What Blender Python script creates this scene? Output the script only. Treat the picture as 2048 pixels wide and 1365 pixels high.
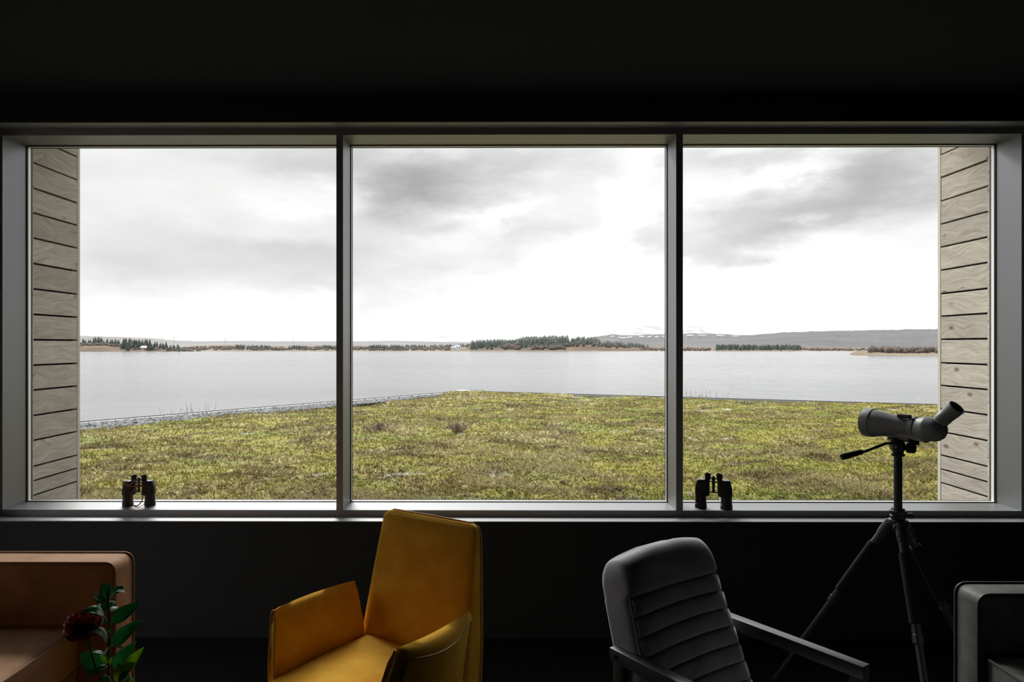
import bpy, bmesh, math, random
import numpy as np
from mathutils import Vector, Matrix

random.seed(7)
RNG = np.random.default_rng(7)
for o in list(bpy.data.objects):
    bpy.data.objects.remove(o, do_unlink=True)
SC = bpy.context.scene
COL = SC.collection
PI = math.pi

# ------------------------------------------------------------------ camera
EYE, F, CX, CY, YAW = 1.5, 1365.33, 985.0, 692.0, 0.0054
cam_d = bpy.data.cameras.new('camera')
cam = bpy.data.objects.new('camera', cam_d)
COL.objects.link(cam)
cam.location = (0, 0, EYE)
cam.rotation_euler = (PI / 2, 0, YAW)
cam_d.lens = 24.0
cam_d.sensor_width = 36.0
cam_d.shift_x = (1024 - CX) / 2048
cam_d.shift_y = (CY - 682.5) / 2048
cam_d.clip_start = 0.05
cam_d.clip_end = 20000
SC.camera = cam

def sx(px):                      # slope X/Y of a column of the photograph
    u = (px - CX) / F
    c, s = math.cos(YAW), math.sin(YAW)
    return (u * c - s) / (c + u * s)
def sz(px, py):                  # slope (Z-eye)/Y
    u = (px - CX) / F
    return (CY - py) / F / (math.cos(YAW) + u * math.sin(YAW))
def W(px, py, y):
    return Vector((sx(px) * y, y, EYE + sz(px, py) * y))

# ------------------------------------------------------------------ exposure, world, sun
SC.view_settings.view_transform = 'Standard'
SC.view_settings.look = 'None'
SC.view_settings.exposure = 0.5
SC.view_settings.gamma = 1.0
SC.view_settings.use_curve_mapping = False

SKY_GAIN = 1.0
def build_world():
    w = bpy.data.worlds.new('overcast_sky')
    SC.world = w
    w.use_nodes = True
    nt = w.node_tree
    nt.nodes.clear()
    N, L = nt.nodes, nt.links
    def math_(op, a, b=None, clamp=False):
        n = N.new('ShaderNodeMath'); n.operation = op; n.use_clamp = clamp
        for i, v in enumerate((a, b)):
            if v is None: continue
            if isinstance(v, (int, float)): n.inputs[i].default_value = v
            else: L.new(v, n.inputs[i])
        return n.outputs[0]
    tc = N.new('ShaderNodeTexCoord')
    sep = N.new('ShaderNodeSeparateXYZ'); L.new(tc.outputs['Generated'], sep.inputs[0])
    x, y, z = sep.outputs
    zp = math_('MAXIMUM', z, 0.0)
    # cloud noise, flattened towards the horizon
    mp = N.new('ShaderNodeMapping'); mp.inputs['Scale'].default_value = (3.2, 3.2, 9.0)
    mp.inputs['Rotation'].default_value = (0, -0.10, 0)
    L.new(tc.outputs['Generated'], mp.inputs[0])
    nz = N.new('ShaderNodeTexNoise'); nz.inputs['Scale'].default_value = 1.5
    nz.inputs['Detail'].default_value = 7; nz.inputs['Roughness'].default_value = 0.55
    L.new(mp.outputs[0], nz.inputs['Vector'])
    nz2 = N.new('ShaderNodeTexNoise'); nz2.inputs['Scale'].default_value = 2.6
    nz2.inputs['Detail'].default_value = 6; nz2.inputs['Roughness'].default_value = 0.6
    L.new(mp.outputs[0], nz2.inputs['Vector'])
    s2 = N.new('ShaderNodeSeparateColor'); L.new(nz2.outputs['Color'], s2.inputs[0])
    # direction warped a little by the noise, so every cloud edge is ragged
    wx = math_('ADD', x, math_('MULTIPLY', math_('SUBTRACT', s2.outputs[0], 0.5), 0.22))
    wz = math_('ADD', z, math_('MULTIPLY', math_('SUBTRACT', s2.outputs[1], 0.5), 0.10))
    ahead = math_('GREATER_THAN', y, 0.0)
    # clouds seen through the window: centre and size in photo pixels, tilt, strength (+ bright, - grey)
    clouds = [
        (420, 430, 210, 60, -0.02, -0.10), (520, 490, 200, 26, 0.05, -0.17), (430, 545, 240, 40, 0.0, -0.20),
        (240, 510, 110, 60, 0.0, -0.09), (610, 530, 90, 40, 0.1, -0.12), (590, 315, 110, 34, 0.0, -0.22),
        (840, 380, 130, 80, -0.25, -0.30), (1010, 330, 230, 62, -0.18, -0.33), (780, 330, 120, 60, 0.0, -0.22),
        (1070, 462, 130, 30, -0.25, -0.26), (780, 560, 120, 50, 0.0, -0.17), (900, 548, 90, 18, 0.0, -0.10),
        (790, 610, 90, 18, -0.1, -0.08), (1210, 350, 60, 40, 0, -0.10), (1310, 480, 50, 60, 0, -0.20),
        (1520, 455, 140, 48, -0.22, -0.34), (1430, 500, 90, 24, -0.1, -0.20), (1700, 410, 130, 48, -0.15, -0.30),
        (1830, 360, 110, 70, 0, -0.26), (1480, 312, 130, 22, -0.05, -0.26), (1740, 330, 160, 40, -0.1, -0.18),
        (1012, 436, 60, 26, -0.2, 0.18), (1240, 410, 70, 70, -0.5, 0.22), (1500, 365, 110, 22, -0.25, 0.20),
        (1300, 590, 260, 60, 0, 0.20), (1600, 590, 300, 70, 0, 0.22), (620, 395, 80, 34, -0.1, 0.12),
        (640, 610, 70, 24, 0, 0.14), (880, 480, 70, 18, 0, 0.05),
    ]
    acc = None
    for (px, py, rx, ry, tilt, amp) in clouds:
        d = Vector((sx(px), 1, sz(px, py)))
        ln = d.length
        d.normalize()
        ax, az = rx / F / ln, ry / F / ln
        dx = math_('SUBTRACT', wx, d.x); dz = math_('SUBTRACT', wz, d.z)
        dz = math_('ADD', dz, math_('MULTIPLY', dx, tilt))
        q = math_('ADD', math_('POWER', math_('ABSOLUTE', math_('DIVIDE', dx, ax)), 2.0),
                  math_('POWER', math_('ABSOLUTE', math_('DIVIDE', dz, az)), 2.0))
        g = math_('MULTIPLY', math_('POWER', 2.71828, math_('MULTIPLY', q, -0.8)), amp * (0.58 if amp < 0 else 1.15))
        acc = g if acc is None else math_('ADD', acc, g)
    acc = math_('MULTIPLY', acc, ahead)
    base = math_('ADD', 0.545, math_('MULTIPLY', nz.outputs['Fac'], 0.30))
    hor = math_('MULTIPLY', math_('POWER', 2.71828, math_('MULTIPLY', zp, -11.0)), 0.21)
    base = math_('ADD', base, hor)
    lum = math_('MAXIMUM', math_('ADD', base, acc), 0.2)
    # an overcast dome grows brighter towards the zenith: (1 + 2 sin) law above the part in view
    up = math_('MULTIPLY', math_('MAXIMUM', math_('SUBTRACT', z, 0.25), 0.0), 3.4)
    lum = math_('MULTIPLY', lum, math_('ADD', 1.0, up))
    cmb = N.new('ShaderNodeMixRGB'); cmb.blend_type = 'MULTIPLY'; cmb.inputs[0].default_value = 1
    cr = N.new('ShaderNodeCombineColor')
    for i in range(3): L.new(lum, cr.inputs[i])
    L.new(cr.outputs[0], cmb.inputs[1]); cmb.inputs[2].default_value = (1.0, 0.998, 0.992, 1)
    bg = N.new('ShaderNodeBackground'); bg.inputs['Strength'].default_value = SKY_GAIN
    L.new(cmb.outputs[0], bg.inputs[0])
    out = N.new('ShaderNodeOutputWorld'); L.new(bg.outputs[0], out.inputs[0])
build_world()

sun_d = bpy.data.lights.new('veiled_sun', 'SUN')
sun_d.energy = 5.6
sun_d.angle = math.radians(36)
sun_d.color = (1.0, 0.97, 0.92)
sun = bpy.data.objects.new('veiled_sun', sun_d)
COL.objects.link(sun)
_dir = Vector((0.36, -0.88, -1.02)).normalized()          # travels into the room from above the lake, from the left
sun.rotation_euler = _dir.to_track_quat('-Z', 'Y').to_euler()
sun.location = (-25, 30, 25)

# ------------------------------------------------------------------ materials
def mat(name, base, rough=0.6, metal=0.0, spec=0.5, var=0.0, vscale=6.0, base2=None, bump=0.0, bscale=80.0,
        sheen=0.0, stretch=(1, 1, 1), space='Object', detail=5.0, coat=0.0, sheen_tint=None):
    m = bpy.data.materials.new(name); m.use_nodes = True
    nt = m.node_tree; N, L = nt.nodes, nt.links
    b = N['Principled BSDF']
    b.inputs['Base Color'].default_value = (*base, 1)
    b.inputs['Roughness'].default_value = rough
    b.inputs['Metallic'].default_value = metal
    b.inputs['Specular IOR Level'].default_value = spec
    b.inputs['Coat Weight'].default_value = coat
    if sheen:
        b.inputs['Sheen Weight'].default_value = sheen
        b.inputs['Sheen Roughness'].default_value = 0.4
        if sheen_tint: b.inputs['Sheen Tint'].default_value = (*sheen_tint, 1)
    if base2 is not None or bump:
        tc = N.new('ShaderNodeTexCoord'); mp = N.new('ShaderNodeMapping')
        mp.inputs['Scale'].default_value = stretch
        if space == 'World':
            g = N.new('ShaderNodeNewGeometry'); L.new(g.outputs['Position'], mp.inputs[0])
        else:
            L.new(tc.outputs[space], mp.inputs[0])
        if base2 is not None:
            nz = N.new('ShaderNodeTexNoise'); nz.inputs['Scale'].default_value = vscale
            nz.inputs['Detail'].default_value = detail; nz.inputs['Roughness'].default_value = 0.6
            L.new(mp.outputs[0], nz.inputs['Vector'])
            rp = N.new('ShaderNodeValToRGB')
            rp.color_ramp.elements[0].position = 0.35; rp.color_ramp.elements[0].color = (*base, 1)
            rp.color_ramp.elements[1].position = 0.68; rp.color_ramp.elements[1].color = (*base2, 1)
            L.new(nz.outputs['Fac'], rp.inputs[0]); L.new(rp.outputs[0], b.inputs['Base Color'])
        if bump:
            n2 = N.new('ShaderNodeTexNoise'); n2.inputs['Scale'].default_value = bscale
            n2.inputs['Detail'].default_value = 4
            L.new(mp.outputs[0], n2.inputs['Vector'])
            bp = N.new('ShaderNodeBump'); bp.inputs['Strength'].default_value = bump
            bp.inputs['Distance'].default_value = 0.01
            L.new(n2.outputs['Fac'], bp.inputs['Height']); L.new(bp.outputs[0], b.inputs['Normal'])
    return m

def wood_mat():
    m = bpy.data.materials.new('weathered_larch'); m.use_nodes = True
    nt = m.node_tree; N, L = nt.nodes, nt.links
    b = N['Principled BSDF']; b.inputs['Roughness'].default_value = 0.8
    b.inputs['Specular IOR Level'].default_value = 0.25
    g = N.new('ShaderNodeNewGeometry')
    oi = N.new('ShaderNodeObjectInfo')
    add = N.new('ShaderNodeVectorMath'); add.operation = 'ADD'
    rnd = N.new('ShaderNodeVectorMath'); rnd.operation = 'SCALE'; rnd.inputs[0].default_value = (0.0, 7.3, 3.1)
    L.new(oi.outputs['Random'], rnd.inputs['Scale'])
    L.new(g.outputs['Position'], add.inputs[0]); L.new(rnd.outputs[0], add.inputs[1])
    # knots: sparse voronoi cells
    mk = N.new('ShaderNodeMapping'); mk.inputs['Scale'].default_value = (1, 2.6, 5.2); L.new(add.outputs[0], mk.inputs[0])
    vo = N.new('ShaderNodeTexVoronoi'); vo.inputs['Scale'].default_value = 1.75; L.new(mk.outputs[0], vo.inputs['Vector'])
    # grain, bent around the knots
    mp = N.new('ShaderNodeMapping'); mp.inputs['Scale'].default_value = (1, 2.2, 34.0); L.new(add.outputs[0], mp.inputs[0])
    wv = N.new('ShaderNodeVectorMath'); wv.operation = 'ADD'
    sc = N.new('ShaderNodeVectorMath'); sc.operation = 'SCALE'; sc.inputs[0].default_value = (0, 0, 2.6)
    L.new(vo.outputs['Distance'], sc.inputs['Scale'])
    L.new(mp.outputs[0], wv.inputs[0]); L.new(sc.outputs[0], wv.inputs[1])
    gr = N.new('ShaderNodeTexNoise'); gr.inputs['Scale'].default_value = 2.4; gr.inputs['Detail'].default_value = 6
    gr.inputs['Roughness'].default_value = 0.65; L.new(wv.outputs[0], gr.inputs['Vector'])
    rp = N.new('ShaderNodeValToRGB')
    e = rp.color_ramp.elements
    e[0].position = 0.28; e[0].color = (0.265, 0.236, 0.196, 1)
    e[1].position = 0.72; e[1].color = (0.475, 0.435, 0.378, 1)
    L.new(gr.outputs['Fac'], rp.inputs[0])
    kn = N.new('ShaderNodeValToRGB')
    k = kn.color_ramp.elements
    k[0].position = 0.05; k[0].color = (0.34, 0.26, 0.20, 1)
    k[1].position = 0.16; k[1].color = (1, 1, 1, 1)
    k2 = kn.color_ramp.elements.new(0.085); k2.color = (0.62, 0.53, 0.45, 1)
    L.new(vo.outputs['Distance'], kn.inputs[0])
    mx = N.new('ShaderNodeMixRGB'); mx.blend_type = 'MULTIPLY'; mx.inputs[0].default_value = 1
    L.new(rp.outputs[0], mx.inputs[1]); L.new(kn.outputs[0], mx.inputs[2])
    # each board its own tone
    tr = N.new('ShaderNodeMapRange'); tr.inputs['To Min'].default_value = 0.86; tr.inputs['To Max'].default_value = 1.10
    L.new(oi.outputs['Random'], tr.inputs['Value'])
    m2 = N.new('ShaderNodeVectorMath'); m2.operation = 'SCALE'
    L.new(mx.outputs[0], m2.inputs[0]); L.new(tr.outputs[0], m2.inputs['Scale'])
    L.new(m2.outputs[0], b.inputs['Base Color'])
    bp = N.new('ShaderNodeBump'); bp.inputs['Strength'].default_value = 0.35; bp.inputs['Distance'].default_value = 0.004
    L.new(gr.outputs['Fac'], bp.inputs['Height']); L.new(bp.outputs[0], b.inputs['Normal'])
    return m

def glass_mat():
    m = bpy.data.materials.new('window_glass'); m.use_nodes = True
    nt = m.node_tree; N, L = nt.nodes, nt.links
    N.clear()
    tr = N.new('ShaderNodeBsdfTransparent'); tr.inputs[0].default_value = (0.985, 0.992, 0.988, 1)
    gl = N.new('ShaderNodeBsdfGlossy'); gl.inputs['Roughness'].default_value = 0.0
    fr = N.new('ShaderNodeFresnel'); fr.inputs['IOR'].default_value = 1.35
    mx = N.new('ShaderNodeMixShader')
    L.new(fr.outputs[0], mx.inputs[0]); L.new(tr.outputs[0], mx.inputs[1]); L.new(gl.outputs[0], mx.inputs[2])
    out = N.new('ShaderNodeOutputMaterial'); L.new(mx.outputs[0], out.inputs[0])
    return m

def attr_mat(name, rough=0.85, spec=0.15, trans=False):
    m = bpy.data.materials.new(name); m.use_nodes = True
    nt = m.node_tree; N, L = nt.nodes, nt.links
    b = N['Principled BSDF']; b.inputs['Roughness'].default_value = rough
    b.inputs['Specular IOR Level'].default_value = spec
    a = N.new('ShaderNodeAttribute'); a.attribute_name = 'tint'
    L.new(a.outputs['Color'], b.inputs['Base Color'])
    return m

def water_mat():
    m = bpy.data.materials.new('ruffled_lake_water'); m.use_nodes = True
    nt = m.node_tree; N, L = nt.nodes, nt.links
    b = N['Principled BSDF']
    b.inputs['IOR'].default_value = 1.185
    g = N.new('ShaderNodeNewGeometry')
    mp = N.new('ShaderNodeMapping'); mp.inputs['Scale'].default_value = (0.45, 1.0, 1.0); L.new(g.outputs['Position'], mp.inputs[0])
    n1 = N.new('ShaderNodeTexNoise'); n1.inputs['Scale'].default_value = 0.7; n1.inputs['Detail'].default_value = 6
    n1.inputs['Roughness'].default_value = 0.7; L.new(mp.outputs[0], n1.inputs['Vector'])
    bp = N.new('ShaderNodeBump'); bp.inputs['Strength'].default_value = 0.4; bp.inputs['Distance'].default_value = 0.25
    L.new(n1.outputs['Fac'], bp.inputs['Height']); L.new(bp.outputs[0], b.inputs['Normal'])
    mp2 = N.new('ShaderNodeMapping'); mp2.inputs['Scale'].default_value = (0.006, 0.02, 1.0); L.new(g.outputs['Position'], mp2.inputs[0])
    n2 = N.new('ShaderNodeTexNoise'); n2.inputs['Scale'].default_value = 1.0; n2.inputs['Detail'].default_value = 4
    L.new(mp2.outputs[0], n2.inputs['Vector'])
    rp = N.new('ShaderNodeValToRGB')
    rp.color_ramp.elements[0].position = 0.3; rp.color_ramp.elements[0].color = (0.07, 0.073, 0.078, 1)
    rp.color_ramp.elements[1].position = 0.7; rp.color_ramp.elements[1].color = (0.105, 0.105, 0.11, 1)
    L.new(n2.outputs['Fac'], rp.inputs[0])
    # fine noise in the roughness of the chop
    n3 = N.new('ShaderNodeTexNoise'); n3.inputs['Scale'].default_value = 0.55; n3.inputs['Detail'].default_value = 8
    n3.inputs['Roughness'].default_value = 0.85; L.new(mp.outputs[0], n3.inputs['Vector'])
    r3 = N.new('ShaderNodeMapRange'); r3.inputs['From Min'].default_value = 0.35; r3.inputs['From Max'].default_value = 0.65
    r3.inputs['To Min'].default_value = 0.10; r3.inputs['To Max'].default_value = 0.24
    L.new(n3.outputs['Fac'], r3.inputs['Value']); L.new(r3.outputs[0], b.inputs['Roughness'])
    L.new(rp.outputs[0], b.inputs['Base Color'])
    return m

MT = {}
MT['wall'] = mat('black_wall_paint', (0.036, 0.046, 0.056), 0.75, spec=0.2, bump=0.05, bscale=120, space='World')
MT['ceiling'] = mat('black_ceiling_paint', (0.030, 0.038, 0.044), 0.9, spec=0.1)
MT['floor'] = mat('dark_oiled_floor', (0.007, 0.008, 0.008), 0.8, spec=0.15, base2=(0.010, 0.011, 0.011), vscale=3, stretch=(8, 1, 1), space='World')
MT['frame'] = mat('anodised_grey_aluminium', (0.36, 0.372, 0.39), 0.46, metal=0.5, spec=0.5, bump=0.02, bscale=400, space='World')
MT['alum'] = mat('bright_aluminium', (0.74, 0.73, 0.71), 0.35, metal=0.3)
MT['gasket'] = mat('black_rubber', (0.012, 0.012, 0.012), 0.6)
MT['zinc'] = mat('weathered_zinc', (0.24, 0.245, 0.25), 0.5, metal=0.2)
MT['zinc_dark'] = mat('dark_zinc_lip', (0.07, 0.072, 0.075), 0.6, metal=0.2)
MT['glass'] = glass_mat()
MT['wood'] = wood_mat()
MT['batten'] = mat('pale_timber_trim', (0.42, 0.39, 0.35), 0.8, base2=(0.50, 0.47, 0.43), vscale=3, stretch=(3, 3, 0.5), space='World')
MT['dark'] = mat('black_membrane', (0.008, 0.008, 0.008), 0.9, spec=0.1)
MT['mustard'] = mat('mustard_velvet', (0.76, 0.38, 0.032), 0.8, spec=0.06, base2=(0.97, 0.55, 0.070), vscale=7, detail=4,
                    sheen=0.06, sheen_tint=(1.0, 0.7, 0.25), bump=0.08, bscale=260)
MT['mustard_pipe'] = mat('mustard_piping', (0.60, 0.36, 0.09), 0.7)
MT['tan'] = mat('tan_velvet', (0.38, 0.205, 0.110), 0.75, spec=0.2, base2=(0.62, 0.35, 0.195), vscale=5, detail=4,
                sheen=0.25, sheen_tint=(1, 0.8, 0.65), bump=0.08, bscale=220)
MT['tan_pipe'] = mat('tan_piping', (0.36, 0.20, 0.11), 0.7)
MT['charcoal'] = mat('charcoal_velvet', (0.46, 0.455, 0.485), 0.75, spec=0.2, base2=(0.64, 0.63, 0.67), vscale=9, detail=6,
                     sheen=0.7, sheen_tint=(0.85, 0.83, 0.9), bump=0.10, bscale=240)
MT['slate'] = mat('slate_leather', (0.085, 0.085, 0.080), 0.5, spec=0.4, base2=(0.19, 0.19, 0.18), vscale=9, detail=6,
                  sheen=0.35, bump=0.12, bscale=180)
MT['slate_pipe'] = mat('slate_piping', (0.09, 0.095, 0.095), 0.5)
MT['steel'] = mat('grey_painted_steel', (0.085, 0.085, 0.092), 0.40, spec=0.7)
MT['leg'] = mat('black_furniture_leg', (0.02, 0.02, 0.02), 0.5)
MT['rubber'] = mat('black_rubber_armour', (0.020, 0.021, 0.023), 0.42, spec=0.5, bump=0.05, bscale=500)
MT['gloss'] = mat('black_lacquer', (0.010, 0.010, 0.011), 0.22, spec=0.6)
MT['scope'] = mat('grey_rubber_armour', (0.33, 0.35, 0.36), 0.40, spec=0.5, bump=0.04, bscale=600)
MT['tripod'] = mat('black_anodised_tube', (0.055, 0.060, 0.064), 0.32, spec=0.5)
MT['foam'] = mat('black_foam_grip', (0.016, 0.018, 0.018), 0.85, spec=0.3)
MT['strap'] = mat('brown_leather_strap', (0.22, 0.085, 0.035), 0.55)
MT['lens'] = mat('dark_coated_lens', (0.004, 0.006, 0.010), 0.05, spec=0.8)
MT['gravel'] = mat('grey_gravel', (0.035, 0.037, 0.041), 0.85, base2=(0.12, 0.122, 0.128), vscale=9, space='World', detail=2)
MT['turf'] = attr_mat('moss_turf')
MT['blade'] = attr_mat('moss_and_grass_blades')
MT['twig'] = mat('bare_twig', (0.16, 0.12, 0.10), 0.85)
MT['water'] = water_mat()
MT['brownland'] = mat('winter_heath', (0.0616, 0.0440, 0.0352), 0.95, spec=0.05, base2=(0.1056, 0.0810, 0.0581), vscale=0.030, space='World', stretch=(1, 0.6, 3), detail=8)
MT['ochre'] = mat('dry_shore_grass', (0.0924, 0.0748, 0.0563), 0.95, spec=0.05, base2=(0.1496, 0.1232, 0.0915), vscale=0.02, space='World', stretch=(1, 0.5, 6), detail=6)
MT['farland'] = mat('hazed_birch_scrub', (0.1173, 0.1173, 0.1228), 0.95, spec=0.05, base2=(0.1555, 0.1500, 0.1473), vscale=0.006, space='World', stretch=(1, 0.35, 3), detail=8)  # paled and greyed: distance haze is mixed into this colour
MT['birch'] = mat('leafless_birch_slope', (0.0704, 0.0713, 0.0766), 0.95, spec=0.05, base2=(0.1038, 0.1021, 0.1047), vscale=0.006, space='World', stretch=(0.6, 0.4, 5), detail=8)
MT['fell'] = mat('fell_with_snow_streaks', (0.078, 0.079, 0.084), 0.95, spec=0.05, base2=(0.105, 0.105, 0.108), vscale=0.004, space='World', detail=8)
MT['snow'] = mat('hazed_snow_and_scree', (0.185, 0.19, 0.20), 0.9, spec=0.1, base2=(0.32, 0.32, 0.325), vscale=0.0030, space='World', stretch=(1, 1, 3), detail=9)  # snow tone lowered, haze and cloud shade are in the colour
MT['snowfield'] = mat('clean_snow', (0.60, 0.60, 0.61), 0.9, spec=0.1)
MT['conifer'] = mat('hazed_spruce_needles', (0.042, 0.054, 0.047), 0.9, spec=0.1, base2=(0.070, 0.082, 0.070), vscale=0.12, space='World', detail=3)  # lightened and less green: haze over the far trees sits in the colour
MT['conifer2'] = mat('hazed_grey_spruce', (0.075, 0.088, 0.082), 0.9, spec=0.1, base2=(0.105, 0.115, 0.105), vscale=0.1, space='World', detail=3)  # paler spruce tone, also with haze in the colour
MT['thicket'] = mat('bare_birch_thicket', (0.0748, 0.0616, 0.0563), 0.95, spec=0.05, base2=(0.1188, 0.1012, 0.0906), vscale=0.25, space='World', detail=6)
MT['trunk'] = mat('spruce_trunk', (0.10, 0.075, 0.06), 0.9)
MT['white'] = mat('white_house_wall', (0.75, 0.75, 0.74), 0.7)
MT['roof'] = mat('blue_grey_roof', (0.18, 0.22, 0.27), 0.6)
MT['mast'] = mat('galvanised_steel', (0.35, 0.36, 0.37), 0.6)
MT['leaf'] = mat('glossy_dark_leaf', (0.065, 0.28, 0.11), 0.30, spec=1.0, base2=(0.13, 0.44, 0.20), vscale=25)
MT['lime'] = mat('young_lime_leaf', (0.42, 0.65, 0.08), 0.4, base2=(0.55, 0.75, 0.15), vscale=25)
MT['pale'] = mat('sheen_pale_leaf', (0.45, 0.62, 0.46), 0.32, base2=(0.55, 0.70, 0.56), vscale=25)  # paler green carries the window sheen of flat-lying leaves
MT['stem'] = mat('green_stem', (0.03, 0.07, 0.025), 0.5)
MT['sepal'] = mat('yellow_green_sepal', (0.30, 0.30, 0.07), 0.5, base2=(0.36, 0.22, 0.07), vscale=60)
MT['petal'] = mat('dark_red_petal', (0.30, 0.012, 0.018), 0.6, base2=(0.65, 0.04, 0.045), vscale=30, sheen=0.2, sheen_tint=(1, 0.2, 0.2))
for _k in ('leaf', 'lime', 'pale', 'petal', 'blade', 'sepal'):
    _m = MT[_k]; _nt = _m.node_tree; _p = _nt.nodes['Principled BSDF']
    _t = _nt.nodes.new('ShaderNodeBsdfTranslucent'); _x = _nt.nodes.new('ShaderNodeMixShader'); _x.inputs[0].default_value = 0.45
    _src = _p.inputs['Base Color'].links[0].from_socket
    _nt.links.new(_src, _t.inputs['Color'])
    _nt.links.new(_p.outputs[0], _x.inputs[1]); _nt.links.new(_t.outputs[0], _x.inputs[2])
    _nt.links.new(_x.outputs[0], _nt.nodes['Material Output'].inputs['Surface'])
MT['vase'] = mat('dark_stoneware', (0.02, 0.02, 0.022), 0.35)
MT['table'] = mat('black_oak_top', (0.022, 0.020, 0.018), 0.4)

# ------------------------------------------------------------------ mesh helpers
def obj(name, v, f, m, parent=None, smooth=False, loc=None, tint=None, flat_angle=None):
    me = bpy.data.meshes.new(name)
    me.from_pydata([tuple(p) for p in v], [], [tuple(q) for q in f])
    me.update()
    return mobj(name, me, m, parent, smooth, loc, flat_angle)
def mobj(name, me, m, parent=None, smooth=False, loc=None, flat_angle=None):
    if m is not None and len(me.materials) == 0: me.materials.append(m)
    if smooth:
        me.polygons.foreach_set('use_smooth', [True] * len(me.polygons))
        if flat_angle is not None: me.set_sharp_from_angle(angle=math.radians(flat_angle))
    o = bpy.data.objects.new(name, me)
    COL.objects.link(o)
    if parent is not None: o.parent = parent
    if loc is not None: o.location = loc
    return o
def bmobj(name, bm, m, parent=None, smooth=False, loc=None, flat_angle=40):
    bmesh.ops.recalc_face_normals(bm, faces=bm.faces)
    me = bpy.data.meshes.new(name); bm.to_mesh(me); bm.free()
    return mobj(name, me, m, parent, smooth, loc, flat_angle if smooth else None)
def empty(name, loc=(0, 0, 0), rz=0.0):
    o = bpy.data.objects.new(name, None); COL.objects.link(o)
    o.location = loc; o.rotation_euler = (0, 0, rz); o.empty_display_size = 0.1
    return o
def tag(o, label=None, cat=None, group=None, kind=None):
    if label: o['label'] = label
    if cat: o['category'] = cat
    if group: o['group'] = group
    if kind: o['kind'] = kind
    return o

def add_box(bm, lo, hi, bevel=0.0, seg=2, mtx=None):
    r = bmesh.ops.create_cube(bm, size=1.0)
    vs = r['verts']
    c = [(a + b) / 2 for a, b in zip(lo, hi)]; s = [b - a for a, b in zip(lo, hi)]
    for v in vs: v.co = Vector((c[i] + v.co[i] * s[i] for i in range(3)))
    if bevel > 0:
        es = list({e for v in vs for e in v.link_edges})
        rr = bmesh.ops.bevel(bm, geom=es, offset=bevel, segments=seg, affect='EDGES', profile=0.5)
        vs = list({v for f in rr['faces'] for v in f.verts} | {v for v in vs if v.is_valid})
    if mtx is not None:
        for v in vs: v.co = mtx @ v.co
    return vs
def box(name, lo, hi, m, parent=None, bevel=0.0, seg=2, mtx=None):
    bm = bmesh.new(); add_box(bm, lo, hi, bevel, seg, mtx)
    return bmobj(name, bm, m, parent, smooth=bevel > 0)
def boxes(name, lst, m, parent=None, bevel=0.0):
    bm = bmesh.new()
    for lo, hi in lst: add_box(bm, lo, hi, bevel)
    return bmobj(name, bm, m, parent, smooth=bevel > 0)

def add_tube(bm, pts, rad, sides=8, closed=False, caps=True):
    pts = [Vector(p) for p in pts]; n = len(pts)
    rads = rad if isinstance(rad, (list, tuple)) else [rad] * n
    rings = []; prev = None
    for i, p in enumerate(pts):
        if closed: t = pts[(i + 1) % n] - pts[i - 1]
        else: t = pts[min(i + 1, n - 1)] - pts[max(i - 1, 0)]
        if t.length < 1e-9: t = Vector((0, 0, 1))
        t.normalize()
        if prev is None:
            a = Vector((0, 0, 1)) if abs(t.z) < 0.9 else Vector((1, 0, 0))
            nrm = t.cross(a).normalized()
        else:
            nrm = prev - t * prev.dot(t)
            nrm = nrm.normalized() if nrm.length > 1e-6 else t.orthogonal().normalized()
        prev = nrm; bn = t.cross(nrm)
        rings.append([bm.verts.new(p + (nrm * math.cos(2 * PI * k / sides) + bn * math.sin(2 * PI * k / sides)) * rads[i]) for k in range(sides)])
    m = n if closed else n - 1
    for i in range(m):
        a, b = rings[i], rings[(i + 1) % n]
        for k in range(sides):
            bm.faces.new((a[k], a[(k + 1) % sides], b[(k + 1) % sides], b[k]))
    if caps and not closed:
        bm.faces.new(rings[0][::-1]); bm.faces.new(rings[-1])
def tube(name, pts, rad, m, parent=None, sides=8, closed=False):
    bm = bmesh.new(); add_tube(bm, pts, rad, sides, closed)
    return bmobj(name, bm, m, parent, smooth=True, flat_angle=50)

def add_lathe(bm, prof, base, axis, sides=24, cap=True):
    """prof: list of (distance along axis, radius)."""
    axis = Vector(axis).normalized(); base = Vector(base)
    u = axis.orthogonal().normalized(); w = axis.cross(u)
    rings = [[bm.verts.new(base + axis * d + (u * math.cos(2 * PI * k / sides) + w * math.sin(2 * PI * k / sides)) * max(r, 1e-5)) for k in range(sides)] for d, r in prof]
    for a, b in zip(rings[:-1], rings[1:]):
        for k in range(sides):
            bm.faces.new((a[k], a[(k + 1) % sides], b[(k + 1) % sides], b[k]))
    if cap:
        bm.faces.new(rings[0][::-1]); bm.faces.new(rings[-1])
def lathe(name, prof, base, axis, m, parent=None, sides=24):
    bm = bmesh.new(); add_lathe(bm, prof, base, axis, sides)
    return bmobj(name, bm, m, parent, smooth=True, flat_angle=35)

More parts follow.
